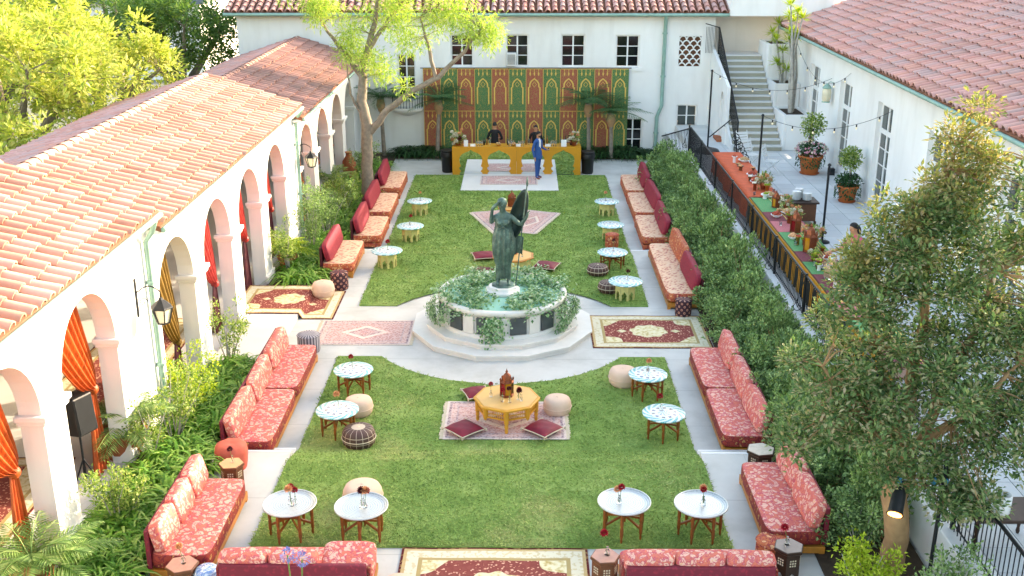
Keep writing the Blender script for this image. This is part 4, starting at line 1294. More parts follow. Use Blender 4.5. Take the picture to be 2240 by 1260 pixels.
# ================================================================ SOFAS
def sofa(label, y0, y1, side, xf, lev, seat, backs, nseat=1, depth=.85, wood='wood_orange', bh=.46, hts=None, base_h=.16, seat_h=.26, sidem=None):
    """side +1: on the right, facing -X. local x: 0 front .. depth back"""
    L = y1 - y0
    t = thing('sofa', label, 'sofa', (xf * side, (y0 + y1) / 2, lev), 0 if side > 0 else PI, 'low banquette sofas round the lawn')
    b = B(wood)
    b.box(0, .05, -L / 2, L / 2, .05, base_h); b.box(depth - .05, depth, -L / 2, L / 2, .05, base_h)
    b.box(.05, depth - .05, -L / 2, -L / 2 + .05, .05, base_h); b.box(.05, depth - .05, L / 2 - .05, L / 2, .05, base_h)
    b.box(.05, depth - .05, -L / 2 + .05, L / 2 - .05, base_h - .05, base_h - .01)
    b.build('wood_base', t, bevel=.006)
    for fx in (.005, depth - .085):
        for fy in (-L / 2 + .005, L / 2 - .085): B(wood).box(fx, fx + .08, fy, fy + .08, 0, .05).build('foot', t)
    sl = L / nseat
    for k in range(nseat):
        cy_ = -L / 2 + sl * (k + .5)
        q = B(seat).sell((depth / 2 - .01, cy_, base_h + seat_h / 2), (depth + .03, sl - .01, seat_h), .22, 36, 14)
        if sidem:
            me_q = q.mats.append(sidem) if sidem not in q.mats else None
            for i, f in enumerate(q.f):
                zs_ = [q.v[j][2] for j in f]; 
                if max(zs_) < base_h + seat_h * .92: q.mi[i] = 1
        q.build('seat_cushion', t)
    # upright board behind the cushions
    B('damask' if backs[0] != 'red_fabric' else 'burgundy').box(depth - .04, depth + .03, -L / 2 + .02, L / 2 - .02, base_h + .01, base_h + seat_h + bh * .80).build('back_panel', t, bevel=.015)
    n = len(backs)
    bl = L / n
    for k, m_ in enumerate(backs):
        cy_ = -L / 2 + bl * (k + .5)
        h = bh * (hts[k] if hts else 1.0)
        B(m_).sell((depth - .15, cy_, base_h + seat_h + h / 2 - .01), (.19, bl - .015, h), .32, 32, 14, (0, R(13 + rnd.uniform(-2, 2)), R(rnd.uniform(-2, 2)))).build('back_cushion', t)
    return t
BR = 'brocade'
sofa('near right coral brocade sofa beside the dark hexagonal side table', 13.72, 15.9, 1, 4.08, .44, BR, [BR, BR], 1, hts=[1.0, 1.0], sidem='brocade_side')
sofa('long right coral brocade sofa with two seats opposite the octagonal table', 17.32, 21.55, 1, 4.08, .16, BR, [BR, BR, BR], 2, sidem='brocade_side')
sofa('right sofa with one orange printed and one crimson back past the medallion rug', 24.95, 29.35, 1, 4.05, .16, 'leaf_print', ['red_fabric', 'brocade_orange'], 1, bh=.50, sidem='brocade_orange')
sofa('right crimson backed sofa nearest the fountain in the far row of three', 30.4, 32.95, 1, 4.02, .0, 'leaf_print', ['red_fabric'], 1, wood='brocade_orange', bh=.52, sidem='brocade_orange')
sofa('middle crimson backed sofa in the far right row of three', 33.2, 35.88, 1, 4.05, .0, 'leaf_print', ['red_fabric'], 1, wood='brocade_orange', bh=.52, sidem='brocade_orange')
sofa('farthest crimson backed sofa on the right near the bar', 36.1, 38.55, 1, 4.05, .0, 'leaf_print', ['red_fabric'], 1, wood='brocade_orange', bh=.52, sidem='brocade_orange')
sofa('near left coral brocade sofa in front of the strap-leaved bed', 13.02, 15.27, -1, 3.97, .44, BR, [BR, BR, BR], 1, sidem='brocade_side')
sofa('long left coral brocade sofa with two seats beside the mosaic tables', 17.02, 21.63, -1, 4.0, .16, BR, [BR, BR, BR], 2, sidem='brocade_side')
sofa('left crimson backed sofa alone beside the patterned ottoman', 27.3, 29.55, -1, 4.08, .16, 'leaf_print', ['red_fabric'], 1, bh=.52, sidem='brocade_orange')
sofa('left crimson backed sofa nearest the fountain in the far row of three', 30.5, 32.75, -1, 3.75, .0, 'leaf_print', ['red_fabric'], 1, wood='brocade_orange', bh=.52, sidem='brocade_orange')
sofa('middle crimson backed sofa in the far left row by the tree trunk', 33.2, 35.73, -1, 3.78, .0, 'leaf_print', ['red_fabric'], 1, wood='brocade_orange', bh=.52, sidem='brocade_orange')
sofa('farthest crimson backed sofa on the left near the bar', 36.4, 39.0, -1, 3.80, .0, 'leaf_print', ['red_fabric'], 1, wood='brocade_orange', bh=.52, sidem='brocade_orange')
# the two sofas at the bottom edge, backs to the camera
def sofa_back(label, x0, x1, yb, lev, nback, extra=False):
    L = x1 - x0
    t = thing('sofa', label, 'sofa', ((x0 + x1) / 2, yb, lev), 0, 'low banquette sofas round the lawn')
    B('wood_orange').box(-L / 2, L / 2, .02, .84, .05, .16).build('wood_base', t, bevel=.006)
    for fx in (-L / 2 + .01, L / 2 - .09):
        for fy in (.03, .75): B('wood_orange').box(fx, fx + .08, fy, fy + .08, 0, .05).build('foot', t)
    B('brocade').sell((0, .44, .29), (L, .86, .26), .22, 36, 14).build('seat_cushion', t)
    B('damask').box(-L / 2 + .03, L / 2 - .03, -.06, .02, .06, .70).build('back_panel', t, bevel=.02)
    bl = L / nback
    for k in range(nback):
        if extra and k == nback - 1:
            B('brocade').sell((L / 2 - bl / 2 + .03, .30, .58), (bl + .04, .52, .20), .35, 28, 12, (R(15), 0, 0)).build('back_cushion', t)
            continue
        B('brocade').sell((-L / 2 + bl * (k + .5), .11, .62), (bl - .012, .24, .42), .40, 28, 12, (R(8), 0, 0)).build('back_cushion', t)
    for s_ in (-1, 1): B('brocade_side').box(s_ * (L / 2 - .012), s_ * (L / 2 + .012), .0, .2, .18, .62).build('side_trim', t)
    return t
sofa_back('bottom left sofa with its crimson damask back to the camera', -3.66, -1.60, 12.42, .44, 3, True)
sofa_back('bottom right sofa with its crimson damask back to the camera', 1.84, 3.90, 12.42, .44, 3)

# ================================================================ TABLES
def round_top(t, z, r, kind):
    if kind == 'tray':
        B('tray').lathe([(0, z - .02), (r * .9, z - .02), (r, z), (r * 1.0, z + .022), (r * .965, z + .022), (r * .93, z - .006), (r * .7, z - .004), (0, z - .006)], 48).build('tray_top', t)
    else:
        B('mosaic').lathe([(0, z - .03), (r * .98, z - .03), (r, z - .02), (r, z - .004), (r * .99, z), (0, z)], 48).build('mosaic_top', t)
def folding_legs(t, z, r, rz, n=6):
    for k in range(n):
        a = rz + 2 * PI * k / n
        cx_, cy_ = r * math.cos(a), r * math.sin(a)
        B('wood_table').lathe([(.014, 0), (.02, .05), (.016, .08), (.026, .12), (.026, z * .5), (.018, z * .55), (.027, z * .62), (.027, z - .06), (.02, z - .03)], 8, (cx_, cy_, 0)).build('leg', t)
    b = B('wood_table')
    for k in range(n // 2):
        a = rz + 2 * PI * k / n
        p0, p1 = Vector((r * math.cos(a), r * math.sin(a), 0)), Vector((-r * math.cos(a), -r * math.sin(a), 0))
        for za, zb in ((z * .36, z - .07), (z - .07, z * .36)):
            d_ = p1 - p0
            b.obox((p0 + p1) / 2 + Vector((0, 0, (za + zb) / 2 + .004 * k)), (math.hypot(d_.length, zb - za), .022, .035), (0, -math.atan2(zb - za, d_.length), math.atan2(d_.y, d_.x)))
    b.build('cross_brace', t)
def folding_table(label, x, y, z0, h, r, kind, rz=.3, group='round occasional tables on the lawn'):
    t = thing('round_table', label, 'table', (x, y, z0), 0, group)
    round_top(t, h, r, kind); folding_legs(t, h - .03, r * .78, rz)
    return t
LZ = .19
folding_table('silver tray table nearest the left path', -3.04, 14.2, .47, .53, .405, 'tray', .1)
folding_table('silver tray table in front of the cream pouf', -1.95, 14.13, .47, .53, .405, 'tray', .55)
folding_table('silver tray table at the bottom right, left of its pair', 2.01, 14.3, .47, .53, .405, 'tray', .35)
folding_table('silver tray table nearest the right path', 3.16, 14.24, .47, .53, .405, 'tray', .0)
folding_table('mosaic table near left beside the fountain court', -2.96, 20.0, LZ, .49, .40, 'mosaic', .25)
folding_table('mosaic table near left with the brown stitched pouf in front', -2.98, 18.13, LZ, .49, .40, 'mosaic', .5)
folding_table('mosaic table near right beside the cream pouf', 2.99, 19.83, LZ, .49, .39, 'mosaic', .1)
folding_table('mosaic table near right standing alone by the path', 3.09, 18.05, LZ, .49, .40, 'mosaic', .4)
folding_table('far right mosaic table on brown folding legs behind the plaid pouf', 2.95, 28.3, LZ, .42, .42, 'mosaic', .2)
def arch_panel(w, h, hw, hz, foil=False):
    """outline of a panel with a keyhole arch cut from its foot"""
    pts = [(-w / 2, 0), (-hw, 0), (-hw, hz * .45), (-hw * 1.15, hz * .6), (-hw * .75, hz * .8), (-hw * .35, hz * .9), (0, hz), (hw * .35, hz * .9), (hw * .75, hz * .8), (hw * 1.15, hz * .6), (hw, hz * .45), (hw, 0), (w / 2, 0), (w / 2, h), (-w / 2, h)]
    return pts
def carved_base(t, z, r, mat, n=8):
    w = 2 * r * math.sin(PI / n) - .004
    for k in range(n):
        a = 2 * PI * (k + .5) / n
        b = B(mat); b.T = Matrix.Rotation(a, 4, 'Z')
        ap_ = r * math.cos(PI / n)
        b.prism(arch_panel(w, z, w * .30, z * .55), ap_ - .02, ap_, 'x')
        b.build('carved_panel', t)
def carved_table(label, x, y, z0, r=.41):
    t = thing('round_table', label, 'table', (x, y, z0), .2, 'round occasional tables on the lawn')
    round_top(t, .46, r, 'mosaic'); carved_base(t, .43, .26, 'carved_cream')
    return t
carved_table('far left mosaic table on carved cream base, closest to the bar', -2.92, 34.3, .03)
carved_table('far left mosaic table on carved cream base, middle of three', -2.93, 31.3, .03)
carved_table('far left mosaic table on carved cream base, closest to the fountain', -3.27, 28.25, LZ, .43)
carved_table('far right mosaic table on carved cream base, closest to the bar', 3.24, 34.3, .03)
carved_table('far right mosaic table on carved cream base above the floral ottoman', 3.15, 31.5, .03)
carved_table('far right mosaic table on carved cream base beside a plaid pouf', 3.07, 25.7, LZ, .43)

# big yellow octagonal table
oc = thing('octagonal_table', 'yellow octagonal moorish table with pale top on the fringed rug', 'table', (.17, 18.66, .215))
B('ochre_paint').lathe([(.60, .44), (.64, .45), (.64, .475), (.62, .485), (0, .485)], 8, smooth=False).build('top_rim', oc)
simple('pale_top', '#d8a860', .45, var=.12, scale=5)
B('pale_top').lathe([(.585, .486), (.585, .492), (0, .492)], 8, smooth=False).build('tabletop', oc)
for k in range(8):
    a = 2 * PI * k / 8
    cx_, cy_ = .56 * math.cos(a), .56 * math.sin(a)
    if k % 2 == 0:
        B('ochre_paint').lathe([(.028, 0), (.035, .04), (.028, .08), (.04, .12), (.032, .16), (.045, .2), (.05, .44)], 8, (cx_, cy_, 0), smooth=False).build('leg', oc)
    else:
        B('ochre_paint').lathe([(.0, .18), (.035, .22), (.045, .26), (.045, .44)], 8, (cx_, cy_, 0), smooth=False).build('corner_drop', oc)
    a2 = 2 * PI * (k + .5) / 8
    b = B('ochre_paint'); b.T = Matrix.Rotation(a2, 4, 'Z')
    w = .36
    b.box(.50, .53, -w / 2, w / 2, .41, .44); b.box(.50, .53, -w / 2, w / 2, .25, .275)
    for j in range(9): b.tube([(.515, -w / 2 + w * (j + .5) / 9, .275), (.515, -w / 2 + w * (j + .5) / 9, .41)], .008, 5)
    b.box(.508, .522, -w / 2, w / 2, .335, .35)
    b.build('spindle_apron', oc)
def oct_cream(label, x, y, z0, r=.58):
    t = thing('octagonal_table', label, 'table', (x, y, z0), PI / 8)
    carved_base(t, .40, r * .9, 'carved_cream')
    B('wood_orange').lathe([(r, .40), (r + .02, .41), (r + .02, .435), (r, .44), (0, .44)], 8, smooth=False).build('top_rim', t)
    B('pale_top').lathe([(r * .92, .4405), (r * .92, .446), (0, .446)], 8, smooth=False).build('tabletop', t)
    return t
oct_cream('cream octagonal carved table between burgundy cushions behind the statue', .21, 27.9, LZ)
oct_cream('cream octagonal carved table on the pale kilims far behind the statue', .16, 33.5, .075, .5)

# lanterns
def moroccan(label, x, y, z, s=1.0, mats=('glass_red', 'glass_amber', 'glass_leaf'), metal='copper'):
    t = thing('moroccan_lantern', label, 'lantern', (x, y, z), .26)
    b = B(metal)
    b.lathe([(.15 * s, 0), (.15 * s, .03 * s), (.13 * s, .04 * s)], 6, smooth=False)
    b.lathe([(.13 * s, .30 * s), (.155 * s, .32 * s), (.11 * s, .36 * s), (.10 * s, .40 * s), (.085 * s, .45 * s), (.05 * s, .49 * s), (.02 * s, .51 * s), (.03 * s, .54 * s), (.01 * s, .57 * s), (0, .62 * s)], 6, smooth=False)
    for k in range(6):
        a = 2 * PI * k / 6
        p_ = (.135 * s * math.cos(a), .135 * s * math.sin(a))
        b.tube([(*p_, .03 * s), (*p_, .36 * s)], .014 * s, 5); b.lathe([(.02 * s, 0), (.022 * s, .02 * s), (0, .06 * s)], 6, (*p_, .36 * s))
    b.build('metal_frame', t)
    for k in range(6):
        a = 2 * PI * (k + .5) / 6
        q = B(mats[k % len(mats)]); q.T = Matrix.Rotation(a, 4, 'Z')
        q.box(.105 * s, .112 * s, -.058 * s, .058 * s, .04 * s, .30 * s)
        q.build('glass_pane', t)
    return t
moroccan('coloured glass moroccan lantern on the yellow octagonal table', .17, 18.72, .709, .92)
moroccan('copper moroccan lantern on the far table behind the statue', .12, 33.5, .523, .9, ('copper',))
moroccan('copper moroccan lantern on the cream octagonal table behind the fountain', .24, 28.0, .638, .62, ('copper', 'glass_red'))

# bud vases with single dahlias
def bud_vase(label, x, y, z, cols, s=1.0, seed=0):
    t = thing('bud_vase', label, 'vase', (x, y, z), 0, 'bud vases with single blooms')
    q = random.Random(seed + int(x * 100))
    for k, col in enumerate(cols):
        ox, oy = (q.uniform(-.07, .07), q.uniform(-.05, .05)) if len(cols) > 1 else (0, 0)
        B('clear_glass').lathe([(.0, .0), (.03 * s, .0), (.034 * s, .03), (.028 * s, .06), (.014 * s, .09), (.014 * s, .12), (.017 * s, .125)], 12, (ox, oy, 0)).build('glass', t)
        hx, hy, hz = ox + q.uniform(-.05, .05), oy + q.uniform(-.04, .04), .20 * s + q.uniform(0, .08)
        B('stem_green').tube([(ox, oy, .02), (ox * .6 + hx * .4, oy, .13), (hx, hy, hz)], .004, 4).build('stem', t)
        fl = B(col)
        R_ = q.uniform(.046, .062) * s
        for j in range(42):
            ph = math.acos(1 - 1.5 * (j + .5) / 42); th = j * 2.4
            d_ = Vector((math.sin(ph) * math.cos(th), math.sin(ph) * math.sin(th), math.cos(ph)))
            fl.leaf(Vector((hx, hy, hz)) + d_ * R_ * .25, d_, Vector((0, 0, 1)), R_ * .9, R_ * .75)
        fl.build('bloom', t)
    return t
bud_vase('bud vases with dark red dahlias on the silver tray table by the left path', -3.02, 14.2, .995, ['rose_red', 'rose_red', 'rose_peach'], 1.1)
bud_vase('bud vases with big dark dahlia on the tray table in front of the cream pouf', -1.92, 14.13, .995, ['rose_dark', 'rose_red', 'rose_peach'], 1.2)
bud_vase('bud vases with peach and red blooms on the inner right tray table', 2.0, 14.3, .995, ['rose_red', 'rose_peach'], 1.1)
bud_vase('bud vases with peach and red blooms on the tray table by the right path', 3.2, 14.24, .995, ['rose_red', 'rose_peach'], 1.1)
for k, (dx, dy, col) in enumerate(((-.30, .0, 'rose_red'), (-.08, -.22, 'rose_red'), (.06, -.26, 'rose_dark'), (.22, -.12, 'rose_red'), (.28, -.18, 'rose_dark'))):
    bud_vase(['red bloom in bud vase left of the coloured lantern', 'brightest red bloom in front of the coloured lantern', 'dark bloom in bud vase in front of the coloured lantern', 'red bloom in bud vase just right of the coloured lantern', 'outermost dark bloom right of the coloured lantern'][k],
             .17 + dx, 18.66 + dy, .709, [col], 1.0, k)
for lab, x, y, z, col in (('red bloom on the near left mosaic table by the fountain court', -2.98, 20.05, .682, 'rose_red'), ('peach bloom on the near left mosaic table by the stitched pouf', -2.96, 18.2, .682, 'rose_peach'),
                          ('peach bloom on the near right mosaic table by the cream pouf', 3.0, 19.95, .682, 'rose_peach'), ('red bloom on the near right mosaic table by the path', 3.05, 18.15, .682, 'rose_red'),
                          ('red bloom on the right mosaic table beside the plaid pouf', 3.12, 25.75, .652, 'rose_dark'), ('peach bloom on the far left mosaic table nearest the bar', -2.9, 34.3, .492, 'rose_peach'),
                          ('red bloom on the middle far left mosaic table', -2.95, 31.35, .492, 'rose_red'), ('red bloom on the far left mosaic table nearest the fountain', -3.25, 28.3, .652, 'rose_red'),
                          ('dark bloom on the far right folding mosaic table', 2.97, 28.35, .612, 'rose_dark'), ('peach bloom on the far right mosaic table nearest the bar', 3.2, 34.35, .492, 'rose_peach'),
                          ('dark bloom on the cream octagonal table behind the fountain', .45, 27.75, .638, 'rose_dark')):
    bud_vase(lab, x, y, z, [col], 1.15)

# hexagonal side tables
def hex_table(label, x, y, z0, h, r, mat, top, rz=0):
    t = thing('hexagonal_table', label, 'side table', (x, y, z0), rz)
    n = 6
    w = 2 * r * .88 * math.sin(PI / n) - .004; ap_ = r * .88 * math.cos(PI / n)
    for k in range(n):
        b = B(mat); b.T = Matrix.Rotation(2 * PI * (k + .5) / n, 4, 'Z')
        b.prism(arch_panel(w, h - .06, w * .28, (h - .06) * .42), ap_ - .02, ap_, 'x'); b.build('carved_panel', t)
        g_ = B('piping_cream'); g_.T = Matrix.Rotation(2 * PI * (k + .5) / n, 4, 'Z')
        for i in range(3):
            for j in range(3):
                g_.box(ap_ - .001, ap_ + .004, -.045 + i * .035, -.025 + i * .035, h * .58 + j * .04, h * .58 + .022 + j * .04)
        g_.build('inlay', t)
    B(mat).lathe([(r * .9, h - .06), (r, h - .035), (r, h - .005), (r * .97, h)], 6, smooth=False).build('top_rim', t)
    B(top).lathe([(r * .93, h + .0005), (r * .93, h + .006), (0, h + .006)], 6, smooth=False).build('tabletop', t)
    return t
simple('top_pinkish', '#b98672', .4, var=.2, scale=12)
simple('top_greybrown', '#7d6f66', .35, var=.2, scale=12)
simple('top_pale', '#b5aa98', .4, var=.25, scale=14)
hex_table('dark carved hexagonal table at the right corner by the near right sofa', 4.22, 13.12, .44, .56, .22, 'wood_dark', 'top_greybrown', .2)
hex_table('reddish hexagonal table beside the bottom right sofa', 1.62, 12.88, .44, .54, .21, 'wood_mid', 'top_pinkish', .1)
hex_table('pinkish topped hexagonal table at the bottom left corner by the near sofa', -4.22, 12.68, .44, .50, .23, 'wood_mid', 'top_pinkish', .35)
hex_table('small inlaid hexagonal table between the two left brocade sofas', -4.28, 15.56, .44, .50, .21, 'wood_mid', 'rose_peach', .1)
hex_table('pale grey topped hexagonal table between the two right brocade sofas', 4.46, 16.13, .44, .50, .25, 'wood_dark', 'top_pale', .2)
bud_vase('red dahlia in vase on the dark hexagonal table at the right corner', 4.2, 13.15, 1.006, ['rose_red'], 1.2)
bud_vase('red dahlia in vase on the reddish hexagonal table by the bottom right sofa', 1.65, 12.9, .986, ['rose_red'], 1.25)
bud_vase('peach bloom in vase on the pinkish table at the bottom left corner', -4.2, 12.7, .946, ['rose_peach'], 1.15)
bud_vase('dark dahlia in vase on the table between the left brocade sofas', -4.26, 15.58, .946, ['rose_dark'], 1.0)

# ================================================================ POUFS, OTTOMANS, CUSHIONS
def pouf(label, x, y, z0, r, h, mat, name='pouf', seam=True, cat='pouf'):
    t = thing(name, label, cat, (x, y, z0))
    B(mat).lathe([(r * .80, 0), (r * .96, h * .18), (r, h * .45), (r * .97, h * .7), (r * .86, h * .9), (r * .6, h * .985), (0, h)], 32).build('cover', t)
    if seam:
        B('piping_cream' if mat != 'cream_fabric' else 'cream_fabric').tube([(r * 1.005 * math.cos(2 * PI * k / 32), r * 1.005 * math.sin(2 * PI * k / 32), h * .45) for k in range(33)], .009, 5, False).build('seam', t)
        B('piping_cream' if mat != 'cream_fabric' else 'cream_fabric').lathe([(.03, h), (.02, h + .008), (0, h + .01)], 10).build('button', t)
    return t
pouf('round cream pouf beside the yellow octagonal table', 1.15, 19.05, LZ, .275, .34, 'cream_fabric')
pouf('round cream pouf behind the near left mosaic table', -2.72, 18.98, LZ, .28, .34, 'cream_fabric')
pouf('round cream pouf behind the second silver tray table', -2.08, 15.1, .47, .32, .36, 'cream_fabric')
pouf('round cream pouf beside the near right mosaic table', 2.55, 20.42, LZ, .30, .36, 'cream_fabric')
pouf('tilted cream pouf on the left medallion rug', -4.62, 25.85, .18, .29, .38, 'cream_fabric')
pouf('round cream pouf cut by the bottom edge beside the left sofa', -1.22, 12.55, .44, .28, .34, 'cream_fabric')
pouf('brown stitched pouf in front of the left mosaic table', -2.53, 17.68, LZ, .31, .36, 'pouf_stitched')
pouf('plaid brown pouf beside the folding mosaic table on the far right', 2.5, 27.6, LZ, .29, .28, 'pouf_stitched')
pouf('plaid brown pouf half hidden by the carved table on the far right', 2.70, 26.2, LZ, .29, .28, 'pouf_stitched')
def ottoman(label, x, y, z0, r, h, mat):
    t = thing('ottoman', label, 'ottoman', (x, y, z0))
    B(mat).lathe([(r * .93, 0), (r, .05), (r, h * .9), (r * .93, h * .98), (r * .5, h), (0, h)], 24).build('cover', t)
    B(mat).tube([(r * math.cos(2 * PI * k / 24), r * math.sin(2 * PI * k / 24), h * .93) for k in range(25)], .012, 5, False).build('piping', t)
    return t
ottoman('kilim patterned drum ottoman in front of the left crimson sofa', -4.3, 26.45, .165, .23, .46, 'pouf_kilim')
ottoman('grey striped drum ottoman at the end of the long left sofa', -4.3, 22.2, .16, .25, .42, 'pouf_grey')
ottoman('brown kilim ottoman at the end of the right printed sofa', 4.38, 24.55, .165, .2, .42, 'pouf_kilim')
ottoman('small floral ottoman between the far right mosaic tables', 3.12, 30.6, .04, .20, .42, 'brocade_orange')
ottoman('orange floral ottoman between the near right sofa and the dark table', 4.12, 13.6, .44, .24, .36, 'brocade_orange')
t = thing('ottoman', 'tufted coral ottoman behind the small table between the left sofas', 'ottoman', (-4.5, 16.35, .44))
simple('coral_plain', '#c25a48', .7, var=.2, scale=8)
B('coral_plain').lathe([(.24, 0), (.26, .1), (.27, .3), (.25, .42), (.16, .47), (.05, .455), (0, .44)], 32, wob=lambda a, z: 1 + .05 * abs(math.sin(a * 4)) * (1 if z > .2 else .2)).build('tufted_cover', t)
t = thing('garden_stool', 'blue and white ceramic garden stool beside the bottom left sofa', 'stool', (-3.88, 12.66, .44))
B('stool_blue').lathe([(.14, 0), (.17, .06), (.2, .2), (.19, .34), (.155, .43), (.14, .45), (0, .455)], 24).build('drum', t)
def cushion(label, x, y, z, s, rz, tilt=0):
    t = thing('floor_cushion', label, 'cushion', (x, y, z), rz)
    h = .09
    def top(sg):
        def fn(u, v_):
            a, b_ = 2 * u - 1, 2 * v_ - 1
            k = max(0.0, (1 - a * a) * (1 - b_ * b_)) ** .45
            pin = 1 - .05 * (1 - abs(a * b_))
            return (a * s / 2 * pin, b_ * s / 2 * pin, h + sg * k * h * (.95 + .06 * math.sin(a * 6 + b_ * 4)) + tilt * b_)
        return fn
    m_ = B('velvet'); m_.grid(top(1), 14, 14); m_.grid(top(-1), 14, 14); m_.build('cover', t, recalc=True)
    e = []
    for k in range(4):
        for j in range(8):
            f = -1 + 2 * j / 8
            a, b_ = [(f, -1), (1, f), (-f, 1), (-1, -f)][k]
            pin = 1 - .05 * (1 - abs(a * b_))
            e.append((a * s / 2 * pin, b_ * s / 2 * pin, h + tilt * b_))
    e.append(e[0])
    B('piping_cream').tube(e, .012, 5, False).build('piping', t)
    for (a, b_) in ((-1, -1), (1, -1), (1, 1), (-1, 1)):
        B('piping_cream').lathe([(.0, -.05), (.02, -.03), (.012, .0), (.018, .012), (0, .025)], 8, (a * s * .52, b_ * s * .52, h)).build('tassel', t)
    return t
cushion('burgundy velvet floor cushion on the left of the fringed rug', -.62, 18.12, .215, .56, R(43))
cushion('burgundy velvet floor cushion on the right of the fringed rug', .86, 18.15, .215, .56, R(48))
cushion('burgundy velvet cushion half hidden behind the yellow table', -.45, 19.75, .20, .5, R(20))
cushion('farther burgundy velvet cushion left of the statue', -.62, 29.0, LZ, .62, R(12))
cushion('nearer burgundy velvet cushion left of the statue', -.62, 27.55, LZ, .62, R(-10))
cushion('burgundy velvet cushion right of the statue beside the cream table', 1.12, 28.1, LZ, .62, R(-18))

# ================================================================ BAR
bar = thing('bar', 'long yellow bar with four mirrored moorish arches before the tapestry', 'bar counter', (.235, 40.05, 0))
def moor(hw, top):
    h = [(1.0, 0), (1.0, .10), (.86, .16), (1.0, .22), (1.05, .30), (.88, .36), (.95, .45), (1.0, .55), (1.0, .66), (.93, .75), (.76, .83), (.48, .895), (.2, .945), (0, 1.0)]
    return [(hw * a, top * b_) for a, b_ in h]
for s_, (x0, x1, cs) in enumerate(((-2.435, -.003, (-1.735, -.665)), (.003, 2.435, (.62, 1.765)))):
    pts = [(x0, 0)]
    for cx_ in cs:
        m_ = moor(.43, .98)
        pts += [(cx_ - a, z) for a, z in m_] + [(cx_ + a, z) for a, z in reversed(m_[:-1])]
    pts += [(x1, 0), (x1, 1.09), (x0, 1.09)]
    B('yellow_paint').prism(pts, -.02, 0, 'y').build('arched_front', bar)
    B('mirror').box(x0 + .01, x1 - .01, .004, .012, .01, 1.0).build('mirror', bar)
B('yellow_paint').box(-2.435, 2.435, .014, .70, 1.05, 1.088).build('counter_top', bar)
for x in (-2.435, 2.40): B('yellow_paint').box(x, x + .035, .014, .70, 0, 1.049).build('end_panel', bar)
ct = 1.09
br = random.Random(8)
def bottle(x, y, mat, h=.30, r=.036, name='bottle', lab='spirit bottle among the glassware on the yellow bar'):
    t = thing(name, lab, 'bottle', (x, y, ct), 0, 'bottles on the bar')
    B(mat).lathe([(r, 0), (r, h * .55), (r * .8, h * .65), (r * .35, h * .75), (r * .35, h * .93)], 10).build('body', t)
    B('black_plastic').lathe([(r * .4, h * .93), (r * .4, h)], 8).build('cap', t)
def glasses(x, y, n, mat='clear_glass'):
    for k in range(n):
        o = B(mat).lathe([(.028, 0), (.028, .004), (.004, .008), (.004, .07), (.03, .1), (.038, .14), (.034, .19)], 10).build('wine_glass', None, (x + (k % 3) * .085, y + (k // 3) * .09, ct))
        tag(o, 'clear stemmed glass in the rows standing on the bar', 'glass', 'glasses on the bar')
for x0, n in ((-1.25, 6), (-.05, 9), (.32, 6), (1.55, 9)): glasses(x0, 40.2, n)
for k, x in enumerate((-1.0, -.9, -.78, -.1, .02, .6, .7, 1.28, 1.4, 1.9, 2.0, 2.1)):
    bottle(x, 40.45 + br.uniform(-.08, .08), br.choice(['liquor_amber', 'glass_leaf', 'clear_glass', 'glass_dark', 'clear_glass']), br.uniform(.26, .36))
for k, (x, col) in enumerate(((-.45, 'food_tan'), (.12, 'rose_peach'), (1.08, 'food_tan'))):
    t = thing('fruit_bowl', ['brass bowl of garnish left of the bar centre', 'bowl of oranges at the middle of the bar', 'bowl of garnish right of the man in blue'][k], 'bowl', (x, 40.25, ct))
    B('brass').lathe([(.05, 0), (.06, .01), (.12, .09), (.115, .09), (.055, .02), (0, .02)], 16).build('bowl', t)
    for j in range(7): B(col).sell((.055 * math.cos(j), .055 * math.sin(j), .09 + .02 * (j % 2)), (.065, .065, .06), 1, 8, 6).build('fruit', t)
for k, (x, w, h) in enumerate(((-1.68, .16, .24), (-1.42, .2, .1), (.30, .17, .1), (1.42, .2, .1), (2.02, .2, .26))):
    o = B('white_paint').obox((0, 0, h / 2), (w, .012, h), (R(-10), 0, 0)).obox((0, .05, h * .35), (w * .3, .012, h * .7), (R(20), 0, 0)).build('menu_card', None, (x, 40.14, ct))
    tag(o, ['tall white menu card by the left bouquet on the bar', 'low white card left on the bar', 'low white card at the joint of the bar', 'low white card right of the man in blue', 'tall white menu card by the right bouquet on the bar'][k], 'card')
def bouquet(label, x, y, z, s, seed, cols=('petal_white', 'rose_dark', 'rose_peach', 'petal_white'), n=24, pot='copper'):
    t = thing('bouquet', label, 'flowers', (x, y, z))
    q = random.Random(seed)
    B(pot).lathe([(.08 * s, 0), (.1 * s, .05 * s), (.12 * s, .15 * s), (.1 * s, .2 * s)], 14).build('pot', t)
    lf = B('leaf_shrub')
    for k in range(160):
        d_ = Vector((q.gauss(0, 1), q.gauss(0, 1), q.gauss(.35, .7))).normalized()
        lf.leaf(Vector((0, 0, .25 * s)) + d_ * q.uniform(.05, .26) * s, d_ + Vector((q.uniform(-.5, .5),) * 3), Vector((0, 0, 1)), .10 * s, .05 * s)
    lf.build('leaves', t)
    for k in range(n):
        d_ = Vector((q.gauss(0, 1), q.gauss(0, 1), q.gauss(.3, .7))).normalized()
        p_ = Vector((0, 0, .26 * s)) + d_ * q.uniform(.16, .28) * s
        f = B(cols[k % len(cols)]); R_ = q.uniform(.05, .075) * s
        for j in range(24):
            ph = math.acos(1 - 1.6 * (j + .5) / 24); th = j * 2.4
            e = Vector((math.sin(ph) * math.cos(th), math.sin(ph) * math.sin(th), math.cos(ph)))
            f.leaf(p_ + e * R_ * .2, e + d_ * .5, d_, R_, R_ * .8)
        f.build('bloom', t)
    return t
bouquet('large cream and wine bouquet on the left end of the bar', -1.98, 40.35, ct, 1.15, 2)
